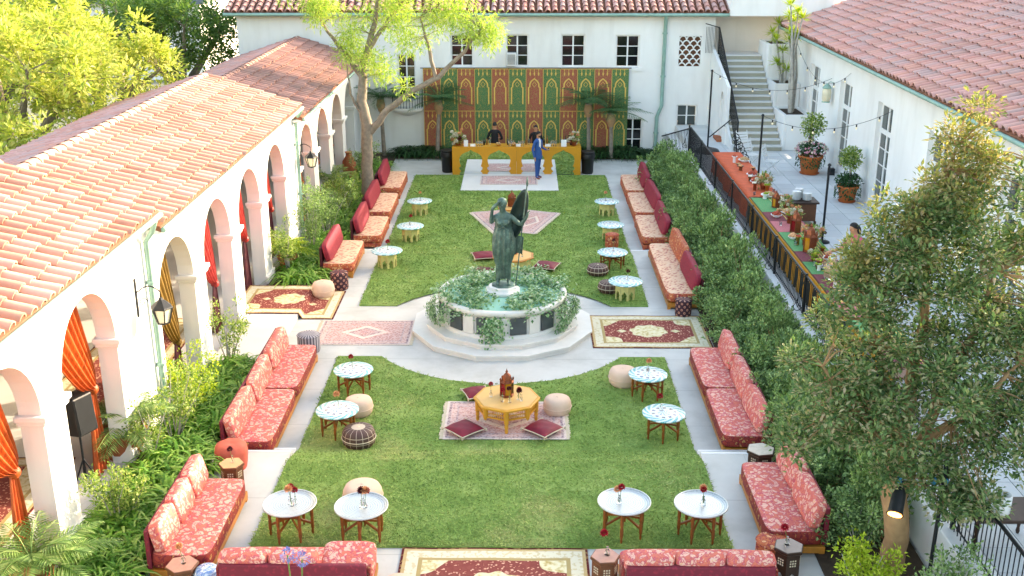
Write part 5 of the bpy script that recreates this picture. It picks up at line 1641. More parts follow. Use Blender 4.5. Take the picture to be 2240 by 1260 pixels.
bouquet('large cream and wine bouquet on the right end of the bar', 2.42, 40.35, ct, 1.0, 4)
def bin_(label, x, y):
    t = thing('waste_bin', label, 'bin', (x, y, 0))
    B('black_plastic').lathe([(.20, 0), (.22, .05), (.25, .8), (.27, .82), (.27, .86), (.24, .86)], 16, wob=lambda a, z: 1 + .02 * math.sin(a * 9 + z * 5)).build('drum', t)
    B('black_plastic').lathe([(.265, .78), (.285, .70), (.275, .60)], 16, wob=lambda a, z: 1 + .03 * math.sin(a * 11 + z * 30)).build('liner', t)
bin_('black waste bin at the left end of the bar', -2.42, 40.6)
bin_('black waste bin at the right end of the bar', 2.95, 40.4)

# ================================================================ TAPESTRY
tp = thing('tapestry', 'wide red and green tapestry of gold moorish arches on the back wall', 'tapestry', (-3.58, 43.87, .22))
TW, TH = 8.33, 3.28
pw_ = TW / 12
def ribbon(b, pts, w, y):
    n = len(pts)
    L_, R2 = [], []
    for i in range(n):
        a, e = Vector(pts[max(i - 1, 0)]), Vector(pts[min(i + 1, n - 1)])
        d_ = (e - a).normalized(); q = Vector((-d_.y, d_.x)) * w / 2
        L_.append((pts[i][0] + q.x, y, pts[i][1] + q.y)); R2.append((pts[i][0] - q.x, y, pts[i][1] - q.y))
    b.add(L_ + R2, [(i, i + 1, n + i + 1, n + i) for i in range(n - 1)], False)
for k in range(12):
    m_ = 'tapestry_red' if k % 2 == 0 else 'tapestry_green'
    x0 = k * pw_
    sag = 0.0
    pb = B(m_)
    pb.grid(lambda u, v_: (x0 + u * pw_, .012 * math.sin(u * PI * 2 + k), v_ * (TH + sag)), 8, 6)
    pan = pb.build('tapestry_panel', tp)
    gp = B('gold_print')
    cx_ = x0 + pw_ / 2
    for z0 in (.0, TH * .52):
        hh = TH * .48
        out = [(-.23, .12), (-.23, .78), (-.185, .80), (-.18, .93), (-.12, 1.03), (0, 1.13), (.12, 1.03), (.18, .93), (.185, .80), (.23, .78), (.23, .12)]
        ribbon(gp, [(cx_ + a, z0 + b_ * hh / 1.57 * 1.02 + .02) for a, b_ in out], .055, -.018)
        for j in (-1, 0, 1):
            zc = z0 + hh * .87
            gp.add([(cx_ + j * .17 - .035, -.018, zc), (cx_ + j * .17, -.018, zc - .10), (cx_ + j * .17 + .035, -.018, zc), (cx_ + j * .17, -.018, zc + .11)], [(0, 1, 2, 3)], False)
            gp.add([(cx_ + j * .17 - .012, -.018, zc + .1), (cx_ + j * .17 + .012, -.018, zc + .1), (cx_ + j * .17 + .012, -.018, zc + .18), (cx_ + j * .17 - .012, -.018, zc + .18)], [(0, 1, 2, 3)], False)
        zc = z0 + hh * .60
        ribbon(gp, [(cx_ + .07 * math.cos(t_ * PI / 6) * (1 + .25 * math.cos(t_ * PI / 1.5)), zc + .09 * math.sin(t_ * PI / 6) * (1 + .25 * math.cos(t_ * PI / 1.5))) for t_ in range(13)], .018, -.018)
        ribbon(gp, [(x0 + .02, z0 + hh - .01), (x0 + pw_ - .02, z0 + hh - .01)], .025, -.018)
    ribbon(gp, [(x0 + .012, .02), (x0 + .012, TH - .02)], .02, -.019)
    gp.build('gold_print', pan)
B('wood_dark').tube([(-.1, .0, TH + .02), (TW + .1, .0, TH + .03)], .02, 6).build('hanging_rod', tp)

# ================================================================ PEOPLE
man = thing('person', 'man in a blue suit and brown shoes standing before the bar', 'person', (1.03, 39.25, .055), R(52))
V, E, Rr = body_graph(((-.27, .04, 1.14), (-.27, -.03, .90), (-.265, -.06, .82)), ((.25, .0, 1.14), (.20, -.24, 1.10), (.17, -.32, 1.12)),
                      ((-.10, -.03, .50), (-.11, -.02, .09), (-.12, -.19, .04)), ((.10, .03, .50), (.11, .07, .09), (.13, -.09, .04)), head=(.0, -.02))
def suit(p_):
    if p_.z > 1.535: return 0
    if p_.z < .085: return 3
    if p_.z > 1.20 and p_.y < -.06 and abs(p_.x) < .055 - (1.45 - p_.z) * .12: return 2
    if p_.z < .86 and abs(p_.x) > .22: return 0
    if p_.y < -.27: return 0
    return 1
skin_body('body', V, E, Rr, suit, ['skin', 'suit_blue', 'shirt_white', 'leather_brown'], man)
add_head(man, 0, -.02, 1.675, 'hair_black', True)
def jacket(u, v_):
    th = 2 * PI * u; z = 1.06 - v_ * .28
    gap = 1 + .10 * v_
    return (.172 * gap * math.cos(th), .135 * gap * math.sin(th), z)
B('suit_blue').grid(jacket, 28, 5).build('jacket_skirt', man)
B('glass_dark').lathe([(.03, 0), (.034, .09), (.03, .09), (.027, .01), (0, .01)], 10, (.165, -.37, 1.10)).build('drink', man)
def barman(label, x, y, rz, pose, h=1.0):
    t = thing('person', label, 'person', (x, y, 0), rz)
    V, E, Rr = body_graph(*pose)
    skin_body('body', V, E, Rr, lambda p_: 0 if (p_.z > 1.52 or (p_.y < -.30)) else 1, ['skin', 'black_cloth'], t)
    add_head(t, pose[4][0] if len(pose) > 4 else 0, (pose[4][1] if len(pose) > 4 else 0) - .01, 1.675)
    t.scale = (h,) * 3
    return t
barman('bartender in black with back turned behind the left half of the bar', -.62, 41.3, PI, (((-.29, -.05, 1.15), (-.22, -.28, 1.08), (-.18, -.36, 1.10)), ((.29, -.05, 1.15), (.22, -.28, 1.08), (.18, -.36, 1.10)), None, None, (0, -.06)))
barman('bartender in black facing the courtyard behind the man in blue', .97, 41.2, 0, (((-.28, -.04, 1.15), (-.2, -.27, 1.05), (-.15, -.34, 1.08)), ((.28, -.04, 1.15), (.2, -.27, 1.05), (.15, -.34, 1.08)), None, None, (0, -.05)), .96)
wo_ = thing('person', 'woman in a pink top leaning over the buffet on the terrace', 'person', (8.02, 22.9, TZ + .005), R(-72))
V, E, Rr = body_graph(((-.30, -.35, 1.12), (-.24, -.62, 1.10), (-.22, -.70, 1.10)), ((.30, -.30, 1.10), (.30, -.55, 1.04), (.30, -.63, 1.03)), None, None, (0, -.22), (0, -.07), slim=.86)
skin_body('body', V, E, Rr, lambda p_: 0 if (p_.z > 1.52 or p_.y < -.36) else (1 if p_.z > .95 else 2), ['skin', 'pink_cloth', 'black_cloth'], wo_)
add_head(wo_, 0, -.29, 1.675)
B('hair_black').sell((0, -.17, 1.55), (.17, .12, .34), .9, 12, 8).build('long_hair', wo_)

# ================================================================ LOUDSPEAKER, SPOTLIGHT
ls = thing('loudspeaker', 'black loudspeaker on a pole inside the second arcade arch', 'loudspeaker', (-6.78, 15.75, .46))
B('iron').tube([(0, 0, .05), (0, 0, .95)], .02, 8).build('pole', ls)
for k in range(3):
    a = 2 * PI * k / 3
    B('iron').tube([(0, 0, .45), (.24 * math.cos(a), .24 * math.sin(a), .012)], .014, 6).build('leg', ls)
B('black_plastic').obox((.02, 0, 1.27), (.36, .40, .66), (0, R(-6), R(-25))).build('cabinet', ls, bevel=.03)
B('iron').obox((.02, -.0, 1.27), (.372, .34, .58), (0, R(-6), R(-25))).build('grille', ls)
sp = thing('stage_light', 'black spotlight clamped with blue fittings to a dark pole by the tree', 'spotlight', (5.92, 12.4, .44))
B('iron').tube([(0, 0, 0), (.02, .0, 2.25)], .028, 8).build('pole', sp)
B('tray').tube([(.03, 0, 2.0), (-.62, -.1, 2.08)], .012, 6).build('arm', sp)
for q in ((.04, 0, 2.0), (-.12, -.02, 2.02), (-.60, -.1, 2.08)): B('blue_clamp').lathe([(.03, -.04), (.038, 0), (.03, .04)], 8, q).build('clamp', sp)
B('iron').tube([(-.55, -.1, 2.06), (-.62, -.12, 1.92)], .018, 6).build('yoke', sp)
ax = Vector((-.40, -.80, -.75)).normalized()
ce = Vector((-.58, -.12, 1.98))
B('black_plastic').tube([ce, ce + ax * .05, ce + ax * .08, ce + ax * .36, ce + ax * .38], [.05, .07, .085, .095, .11], 16).build('housing', sp)
B('lamp_warm').tube([ce + ax * .381, ce + ax * .386], [.088, .088], 16).build('lens', sp)

# ================================================================ TERRACE: RAILING, BUFFET, CHAIRS, POTS
rl = thing('terrace_railing', 'black iron terrace railing above the white retaining wall', 'railing', (6.52, 24, TZ + .02))
Y0, Y1 = -13.6, 14.4
B('iron').tube([(0, Y0, .88), (0, Y1, .92)], .028, 6).build('top_rail', rl)
B('iron').tube([(0, Y0, .1), (0, Y1, .1)], .014, 5).build('bottom_rail', rl)
bars = B('iron')
y = Y0
while y < Y1:
    bars.tube([(0, y, .0), (0, y, .9)], .009, 4); y += .115
stuff(bars.build('baluster', rl))
for k in range(11):
    y = Y0 + k * 2.84
    B('iron').box(-.025, .025, y - .025, y + .025, 0, .95).build('post', rl)
    sc_ = B('iron')
    for s_ in (0, 1):
        sc_.tube([(-.02 - .12 * (1 - j / 16) * math.sin(j * .55) - .1, y + .02, .18 + .12 * (1 - j / 16) * math.cos(j * .55) + .0) for j in range(16)], .009, 5)
        break
    sc_.tube([(-.02, y, .85), (-.12, y, .5), (-.16, y, .28)], .009, 5)
    sc_.build('scroll_bracket', rl)
dr = thing('step_railing', 'black iron railing sloping down at the far end of the terrace', 'railing', (6.45, 38.45, TZ))
b = B('iron').tube([(.06, 0, .92), (-.62, 2.6, .12)], .026, 6).tube([(.06, 0, 0), (.06, 0, .95)], .028, 6)
b.build('handrail', dr)
bars = B('iron')
for k in range(1, 20):
    f = k / 20
    bars.tube([(.06 - .68 * f, 2.6 * f, -1.1 * f + .02), (.06 - .68 * f, 2.6 * f, .92 - .8 * f)], .009, 4)
stuff(bars.build('baluster', dr))

bf = thing('buffet_table', 'long buffet table along the railing under orange and striped cloths', 'table', (7.2, 26.0, TZ))
B('wood_mid').box(-.42, .42, -9.2, 9.0, .72, .76).build('tabletop', bf)
for y in (-9.0, -6, -3, 0, 3, 6, 8.8):
    for x in (-.38, .34): B('wood_mid').box(x, x + .05, y - .025, y + .025, 0, .72).build('leg', bf)
simple('orange_cloth', '#cf5a33', .8, var=.25, scale=5)
oq = B('orange_cloth')
def ocl(u, v_):
    y = 3.1 + u * 5.9
    if v_ < .35: f = v_ / .35; return (.44 - .88 * f, y, .775 + .004 * math.sin(y * 3))
    f = (v_ - .35) / .65
    return (-.44 - .03 * math.sin(y * 7) * f - .05 * f, y, .775 - f * .6 - .05 * math.sin(y * 2.3) * f)
oq.grid(ocl, 60, 14)
oq.build('orange_cloth', bf)
def oend(u, v_):
    return (-.46 + u * .9, 9.03 + .03 * math.sin(u * 14) * v_, .775 - v_ * .66)
B('orange_cloth').grid(oend, 24, 6).build('orange_cloth_end', bf)
cols = ['green_runner', 'maroon_runner', 'pink_runner', 'green_runner', 'maroon_runner', 'green_runner', 'maroon_runner', 'pink_runner']
yy = 3.0
for k, m_ in enumerate(cols * 2):
    ln = (1.5, .9, 1.0, 1.6, .8, .9, 1.7, 1.0)[k % 8]
    if yy - ln < -9.2: break
    B(m_).box(-.41, .43, yy - ln + .02, yy, .765, .772).build('runner', bf)
    yl = B('gold_print')
    for j in range(5): yl.box(.06 + j * .07, .085 + j * .07, yy - ln + .04, yy - .02, .7725, .7745)
    yl.build('runner_stripe', bf)
    yy -= ln
val = B('yellow_paint')
n = 22
for k in range(n):
    ya, yb = -9.2 + 12.2 * k / n, -9.2 + 12.2 * (k + 1) / n
    val.prism([(ya, .77), (yb, .77), (yb, .60), (ya * .3 + yb * .7, .54), (ya * .7 + yb * .3, .60), (ya, .64)], -.455, -.445, 'x')
val.build('yellow_valance', bf)
ts_d, ts_y = B('tassel_dark'), B('yellow_paint')
q = random.Random(5)
y = -9.1
while y < 3.0:
    (ts_y if int((y + 20) / .27) % 2 else ts_d).tube([(-.458, y, .58), (-.465 + q.uniform(-.01, .01), y + q.uniform(-.01, .01), .05 + q.uniform(0, .12))], [.012, .018], 4)
    y += .034
stuff(ts_d.build('dark_tassel', bf)); stuff(ts_y.build('yellow_tassel', bf))
TT = TZ + .776
moroccan('brown moroccan lantern on the buffet nearest the orange cloth', 7.25, 28.0, TT, .8, ('copper', 'glass_amber'))
moroccan('larger brown moroccan lantern on the buffet by the green runner', 7.2, 25.6, TT, 1.0, ('copper', 'glass_red'))
moroccan('largest brown moroccan lantern in the middle of the buffet', 7.15, 24.0, TT, 1.15, ('copper', 'glass_amber'))
bouquet('white and peach flowers at the far end of the buffet', 7.35, 30.0, TT, .95, 12, ('petal_white', 'rose_peach', 'petal_white', 'food_tan'), 18)
bouquet('green and white flowers beside the middle buffet lantern', 7.38, 24.6, TT, 1.0, 14, ('petal_white', 'rose_peach', 'rose_dark'), 14)
bouquet('pale flowers between the buffet lanterns', 7.4, 26.5, TT, .85, 15, ('petal_white', 'rose_peach'), 18)
def dish(label, x, y, mat, r=.2, h=.12, base='plate_white'):
    t = thing('serving_dish', label, 'dish', (x, y, TT), rnd.uniform(0, 3))
    B(base).lathe([(r * .55, 0), (r * .6, .02), (r, .06), (r * .98, .07), (r * .6, .035), (0, .03)], 20).build('platter', t)
    f = B(mat)
    for k in range(16):
        a = k * 2.4; rr = r * .72 * math.sqrt(k / 16)
        f.sell((rr * math.cos(a), rr * math.sin(a), .06 + (1 - k / 16) * h * .6), (.08, .07, .06), .9, 8, 6)
    f.build('food', t)
dish('platter of bread at the near corner of the orange cloth', 7.3, 29.1, 'food_tan', .22)
dish('platter of orange food at the end of the orange cloth', 7.3, 30.7, 'food_red', .2)
dish('white platter of pastries behind the first buffet lantern', 7.42, 27.3, 'food_tan', .2)
dish('white platter beside the leaning woman', 7.25, 22.7, 'food_tan', .25)
dish('platter of red fruit on the far orange cloth', 7.35, 31.6, 'food_red', .18)
for k, (x, y, mt, r_) in enumerate(((7.5, 33.6, 'food_tan', .2), (7.05, 27.0, 'food_red', .15), (7.5, 25.1, 'food_tan', .2), (7.45, 23.3, 'food_red', .18), (7.0, 25.0, 'rose_peach', .12), (7.5, 28.6, 'petal_white', .2), (7.1, 20.9, 'food_tan', .2), (7.4, 21.4, 'food_red', .2))):
    dish(['tan platter on the far end of the orange cloth', 'small red dish near the buffet edge by the first lantern', 'tan platter behind the second buffet lantern', 'red dish behind the third buffet lantern', 'small peach dish at the edge between two buffet lanterns',
          'white dish at the joint of orange cloth and runners', 'tan platter near the glass dispenser', 'red platter behind the glass dispenser'][k], x, y, mt, r_)
bouquet('small green herb pot on the near buffet runner', 7.05, 23.2, TT, .6, 17, ('leaf_lime', 'petal_white'), 8)
bouquet('low peach flowers beside the first buffet lantern', 7.5, 27.9, TT, .7, 18, ('rose_peach', 'food_tan', 'petal_white'), 18)
for k, (x, y) in enumerate(((6.95, 29.3), (6.98, 26.2), (6.95, 24.5), (7.0, 22.9), (7.55, 29.6), (7.5, 22.3))):
    t = thing('candle_glass', 'small glass votive among the buffet dishes', 'candle', (x, y, TT), 0, 'votives on the buffet')
    B('clear_glass').lathe([(.035, 0), (.045, .09), (.04, .09), (.032, .01), (0, .01)], 12).build('glass', t)
    B('petal_white').lathe([(.028, .011), (.028, .05), (0, .052)], 10).build('wax', t)
bq = random.Random(44)
for k in range(26):
    x, y = bq.uniform(6.98, 7.55), bq.uniform(20.2, 33.5)
    t = thing('small_dish', 'small dish of food among the crowded buffet', 'dish', (x, y, TT), bq.uniform(0, 6), 'small dishes crowding the buffet')
    hgt = bq.choice([.04, .1, .16]); r_ = bq.uniform(.07, .12)
    B(bq.choice(['plate_white', 'copper', 'brass', 'wood_mid'])).lathe([(r_ * .5, 0), (r_ * .5, hgt), (r_, hgt + .04), (r_ * .95, hgt + .045), (0, hgt + .02)], 14).build('bowl', t)
    f = B(bq.choice(['food_tan', 'food_red', 'leaf_lime', 'rose_peach', 'petal_white']))
    for j in range(6): f.sell((bq.gauss(0, r_ * .35), bq.gauss(0, r_ * .35), hgt + .055), (.06, .05, .05), .9, 7, 5)
    f.build('food', t)
t = thing('glass_dispenser', 'glass drinks dispenser on the near part of the buffet', 'dispenser', (7.1, 22.0, TT))
B('clear_glass').lathe([(.12, 0), (.15, .04), (.15, .34), (.08, .42), (.08, .46)], 16).build('jar', t)
B('food_tan').lathe([(.135, .05), (.135, .25), (0, .26)], 16).build('fruit_punch', t)
B('tray').lathe([(.09, .46), (.09, .49), (.03, .51), (0, .53)], 14).build('lid', t)
# side stand with stacked white plates
t = thing('side_stand', 'dark wooden stand holding stacked white plates behind the buffet', 'stand', (8.25, 29.2, TZ))
B('wood_dark').box(-.42, .42, -.34, .34, .62, .67).build('top', t, bevel=.01)
B('wood_mid').box(-.36, .36, -.28, .28, .12, .619).build('cabinet', t, bevel=.01)
for x in (-.38, .32):
    for y in (-.3, .24): B('wood_dark').box(x, x + .06, y, y + .06, 0, .12).build('foot', t)
for k, (x, y, n_) in enumerate(((8.1, 29.2, 12), (8.38, 29.15, 10), (8.22, 29.42, 13))):
    t = thing('plate_stack', ['left stack of white plates on the dark side stand', 'right and lowest stack of white plates on the dark side stand', 'tallest stack of white plates at the back of the dark side stand'][k], 'plates', (x, y, TZ + .671), 0, 'plate stacks on the side stand')
    for j in range(n_): B('plate_white').lathe([(.06, j * .02), (.08, j * .02 + .004), (.125, j * .02 + .022), (.12, j * .02 + .024), (0, j * .02 + .010)], 18).build('plate', t)
# white slatted chairs
def chair(label, x, y, rz):
    t = thing('folding_chair', label, 'chair', (x, y, TZ), rz)
    for j in range(5): B('white_paint').box(-.21, .21, -.20 + j * .085, -.13 + j * .085, .44, .46).build('seat_slat', t)
    for j in range(4): B('white_paint').obox((0, .25 + j * .022, .58 + j * .09), (.40, .018, .07), (R(-14), 0, 0)).build('back_slat', t)
    for s_ in (-1, 1):
        B('white_paint').tube([(s_ * .215, .35, .95), (s_ * .215, .18, .40), (s_ * .215, -.2, 0)], .016, 6).build('leg', t)
        B('white_paint').tube([(s_ * .2, -.18, .43), (s_ * .2, .28, 0)], .016, 6).build('leg', t)
    return t
chair('white slatted folding chair closest to the staircase', 8.35, 37.6, R(20))
chair('white slatted folding chair behind the orange cloth', 8.3, 36.2, R(35))
chair('white slatted folding chair nearest the string light pole', 8.75, 35.2, R(60))
t = thing('iron_screen', 'low black scrolled iron screen at the end of the orange cloth', 'screen', (7.85, 35.6, TZ))
b = B('iron')
for k in range(7):
    z0 = .55 + .35 * (1 - k / 7)
    b.tube([(-.05 - k * .02 + .16 * (1 - j / 18) * math.sin(j * .6), 1.2 - k * .45, z0 + .16 * (1 - j / 18) * math.cos(j * .6)) for j in range(18)], .014, 5)
    b.tube([(-.05 - k * .02, 1.2 - k * .45, 0), (-.05 - k * .02, 1.2 - k * .45, z0 + .1)], .012, 5)
b.tube([(-.05, 1.2, .6), (-.17, -1.5, .4)], .014, 5)
b.build('scrollwork', t)
# terracotta pots with flowering standards
def leaf_ball(b, ce, r, n, sz, q, squash=1.0, shell=.55, up=.2):
    for k in range(n):
        d_ = Vector((q.gauss(0, 1), q.gauss(0, 1), q.gauss(0, 1))).normalized()
        rr = r * (shell + (1 - shell) * q.random())
        p_ = Vector(ce) + Vector((d_.x * rr, d_.y * rr, d_.z * rr * squash))
        e = (d_ + Vector((q.uniform(-1, 1), q.uniform(-1, 1), q.uniform(-1, 1) + up))).normalized()
        b.leaf(p_, e, d_, sz * q.uniform(.7, 1.35), sz * .55)
def topiary(label, x, y, s, seed, blooms=True):
    t = thing('potted_tree', label, 'potted plant', (x, y, TZ + .005))
    q = random.Random(seed)
    B('terracotta_bright').lathe([(.26 * s, 0), (.27 * s, .02), (.36 * s, .5 * s), (.41 * s, .54 * s), (.41 * s, .62 * s), (.36 * s, .62 * s), (.34 * s, .56 * s), (0, .56 * s)], 24).build('pot', t)
    B('terracotta_bright').lathe([(.30 * s, -.004), (.33 * s, .03)], 20).build('saucer', t)
    B('bark_grey').tube([(0, 0, .5 * s), (.03, 0, 1.0 * s), (0, .02, 1.5 * s)], .025, 6).build('stem', t)
    b = B('leaf_shrub'); leaf_ball(b, (0, 0, 1.62 * s), .42 * s, 900, .085, q, 1.1, .3)
    b.build('crown', t)
    b = B('leaf_dark'); leaf_ball(b, (0, 0, .80 * s), .48 * s, 800, .08, q, .55, .35)
    for k in range(220):
        a = q.uniform(0, 2 * PI)
        b.leaf(Vector((.44 * s * math.cos(a), .44 * s * math.sin(a), .62 * s - q.random() * .35)), Vector((math.cos(a), math.sin(a), -1)), Vector((0, 0, 1)), .08, .05)
    b.build('underplanting', t)
    if blooms:
        b = B('petal_pink'); b.mats.append('petal_white')
        for k in range(130):
            d_ = Vector((q.gauss(0, 1), q.gauss(0, 1), q.gauss(.2, .7))).normalized()
            p_ = Vector((d_.x * .52 * s, d_.y * .52 * s, .80 * s + d_.z * .28 * s)); b.cur = k % 2
            for j in range(5): b.leaf(p_, Vector((q.uniform(-1, 1), q.uniform(-1, 1), q.uniform(-.5, 1))), d_, .05, .045)
        b.build('blossoms', t)
    return t
topiary('flowering standard in a bright terracotta pot before the planter wall', 10.05, 35.3, 1.0, 3)
topiary('leafy standard in a terracotta pot farther along the right building', 10.25, 31.6, .8, 5, False)
t = thing('bollard_lamp', 'small black cube lamp on the terrace beside the terracotta pot', 'lamp', (10.72, 35.1, TZ + .004))
B('black_plastic').box(-.1, .1, -.1, .1, 0, .22).build('case', t, bevel=.01); B('iron').box(-.08, .08, -.104, -.1, .1, .2).build('louvre', t)

# string light poles and strings
def pole(label, x, y, h, base=False):
    t = thing('string_light_pole', label, 'pole', (x, y, TZ + .004))
    B('iron').tube([(0, 0, 0), (0, 0, h)], .032, 8).build('mast', t)
    B('iron').lathe([(.05, 0), (.045, .03), (.02, .06)], 8, (0, 0, h - .04)).build('cap', t)
    if base: B('black_plastic').lathe([(.55, 0), (.56, .02), (.5, .09), (.2, .14), (.06, .2)], 20, sx=.8).build('weighted_base', t)
    else: B('iron').lathe([(.2, 0), (.2, .02), (.04, .05)], 14).build('foot', t)
pole('dark string light pole behind the orange cloth', 7.62, 32.0, 2.55)
pole('dark string light pole by the middle buffet lantern', 8.38, 27.3, 1.75 + .35)
pole('dark string light pole with a wide black base beside the staircase', 7.2, 38.7, 2.95, True)
def string_lights(label, a, b_, sag, n):
    t = thing('string_lights', label, 'string lights', a)
    A_, D = Vector(a), Vector(b_) - Vector(a)
    f_ = lambda s_: D * s_ + Vector((0, 0, -sag * 4 * s_ * (1 - s_)))
    B('iron').tube([f_(k / 24) for k in range(25)], .006, 4).build('cable', t)
    for k in range(n):
        p_ = f_((k + .5) / n)
        B('black_plastic').lathe([(.022, -.075), (.022, 0)], 8, p_).build('socket', t)
        B('bulb').lathe([(0, -.15), (.025, -.135), (.032, -.11), (.02, -.078)], 8, p_).build('bulb', t)
string_lights('bulb string from the staircase pole across the lower steps', (7.2, 38.7, 4.12), (10.9, 36.5, 4.2), .55, 7)
string_lights('bulb string from the buffet pole to the right building wall', (7.62, 32.0, 3.72), (10.75, 30.0, 4.2), .45, 6)
string_lights('bulb string running along the right building below its gutter', (10.85, 41.5, 4.75), (10.72, 34.0, 4.7), .8, 6)

# lower right: side table with white buckets, near railing
t = thing('serving_table', 'dark wooden side table with white candle holders at the bottom right', 'side table', (6.98, 12.9, TZ))
B('wood_dark').box(-.45, .5, -.32, .32, .50, .55).build('top', t, bevel=.01)
for x in (-.40, .43):
    for y in (-.27, .27): B('wood_dark').lathe([(.02, 0), (.03, .04), (.02, .1), (.035, .2), (.025, .3), (.04, .45), (.04, .5)], 8, (x, y, 0)).build('leg', t)
for k, (x, y, s_) in enumerate(((6.62, 13.05, 1.5), (6.70, 12.78, 1.15), (6.94, 12.80, 1.4))):
    o = B('plate_white').lathe([(.075 * s_, 0), (.085 * s_, .02), (.085 * s_, .2 * s_), (.075 * s_, .2 * s_), (.07 * s_, .03), (0, .03)], 18).build('white_canister', None, (x, y, TZ + .552))
    tag(o, ['tallest white canister on the dark side table', 'smallest white canister on the dark side table', 'squat white canister right on the dark side table'][k], 'canister')

# ================================================================ PLANTS
def variants(fn, n): return [fn(k) for k in range(n)]
def place(meshes, name, label, cat, group, loc, rz, sc, k):
    """meshes: list of (part_name, mesh) for one variant"""
    t = thing(name, label, cat, loc, rz, group)
    t.scale = (sc[0], sc[0], sc[1]) if hasattr(sc, '__len__') else (sc,) * 3
    for nm, me in meshes:
        o = bpy.data.objects.new(nm, me); C.objects.link(o); o.parent = t
    return t
# hedge shrubs (unit: about 1.3 m wide, 1.7 m tall)
def hedge_variant(k):
    q = random.Random(50 + k)
    st_ = B('bark_warm')
    b = B('leaf_hedge')
    for j in range(7):
        a = q.uniform(0, 2 * PI); tip = Vector((.4 * math.cos(a), .4 * math.sin(a), q.uniform(1.0, 1.5)))
        st_.tube([(0.1 * math.cos(a), .1 * math.sin(a), 0), tip * .5 + Vector((.05, 0, 0)), tip], [.02, .014, .006], 5)
    for j in range(46):
        ce = (q.uniform(-.62, .62), q.uniform(-.62, .62), q.uniform(.25, 1.5))
        if ce[2] > 1.2: ce = (ce[0] * .8, ce[1] * .8, ce[2])
        leaf_ball(b, ce, q.uniform(.12, .26), 40, .115, q, 1.2, .3, .5)
    for j in range(10):
        x, y = q.uniform(-.45, .45), q.uniform(-.45, .45)
        for i in range(20): b.leaf(Vector((x + q.gauss(0, .03), y + q.gauss(0, .03), 1.45 + i * .016)), Vector((q.uniform(-1, 1), q.uniform(-1, 1), .8)), Vector((0, 0, 1)), .11, .055)
    return [('stems', st_.mesh('hedge_stems')), ('foliage', b.mesh('hedge_foliage'))]
HV = variants(hedge_variant, 4)
hq = random.Random(77)
k = 0
y = 14.2
while y < 39.6:
    for x in (5.22, 5.88):
        z = .47 if y < 16.9 else (.19 if y < 29.9 else .04)
        place(HV[k % 4], 'hedge_shrub', 'leafy green shrub in the hedge between the right path and the retaining wall', 'shrub', 'hedge along the retaining wall', (x + hq.uniform(-.06, .06), y + hq.uniform(-.15, .15), z), hq.uniform(0, 6.3),
              (hq.uniform(.62, .74), hq.uniform(.68, 1.08) * (.66 if x < 5.5 else .95)), k)
        k += 1
    y += .86
# strap-leaved clumps
def strap_variant(k):
    q = random.Random(90 + k); b = B('leaf_strap')
    for j in range(95):
        a = q.uniform(0, 2 * PI); L = q.uniform(.35, .7); w = q.uniform(.018, .03)
        d_ = Vector((math.cos(a), math.sin(a), 0)); s_ = Vector((-math.sin(a), math.cos(a), 0))
        o = Vector((q.gauss(0, .08), q.gauss(0, .08), 0)); el = q.uniform(.75, 1.45)
        pts = []
        for i in range(5):
            f = i / 4
            pts.append(o + d_ * (L * f * math.cos(el) * 1.1 + L * .45 * f * f) + Vector((0, 0, L * (math.sin(el) * f - .75 * f * f * f))))
        vs_ = []
        for i, p_ in enumerate(pts):
            ww = w * (1 - (i / 4) ** 2 * .85); vs_ += [p_ - s_ * ww, p_ + s_ * ww]
        b.add(vs_, [(2 * i, 2 * i + 1, 2 * i + 3, 2 * i + 2) for i in range(4)], True)
    return [('strap_leaves', b.mesh('strap_leaves'))]
SV = variants(strap_variant, 4)
cl = []
def bed(x0, x1, y0, y1, n, z, seed):
    q = random.Random(seed); got = []
    tries = 0
    while len(got) < n and tries < 4000:
        tries += 1
        p_ = (q.uniform(x0, x1), q.uniform(y0, y1))
        if all((p_[0] - r_[0]) ** 2 + (p_[1] - r_[1]) ** 2 > .09 for r_ in got): got.append(p_)
    return [(*p_, z) for p_ in got]
cl += bed(-5.95, -5.0, 11.6, 16.8, 40, .48, 1) + bed(-5.95, -5.15, 17.6, 21.0, 24, .23, 2) + bed(-5.9, -4.95, 26.6, 29.7, 20, .21, 3) + bed(-5.8, -4.85, 30.2, 41.5, 40, .05, 4)
for k, p_ in enumerate(cl):
    place(SV[k % 4], 'agapanthus_clump', 'clump of arching strap leaves in the left planting bed', 'plant', 'strap-leaved clumps in the left bed', p_, rnd.uniform(0, 6.3), rnd.uniform(.85, 1.2), k)
bk = bed(-4.6, -2.9, 43.05, 43.8, 9, .04, 8) + bed(2.9, 6.0, 42.95, 43.8, 16, .04, 9) + bed(-2.9, 2.9, 43.1, 43.8, 14, .04, 10)
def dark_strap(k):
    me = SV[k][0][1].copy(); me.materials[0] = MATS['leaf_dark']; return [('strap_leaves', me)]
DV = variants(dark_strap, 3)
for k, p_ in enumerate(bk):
    place(DV[k % 3], 'dark_strap_clump', 'clump of dark strap leaves at the foot of the back wall', 'plant', 'dark clumps along the back wall', p_, rnd.uniform(0, 6.3), rnd.uniform(1.1, 1.4), k)
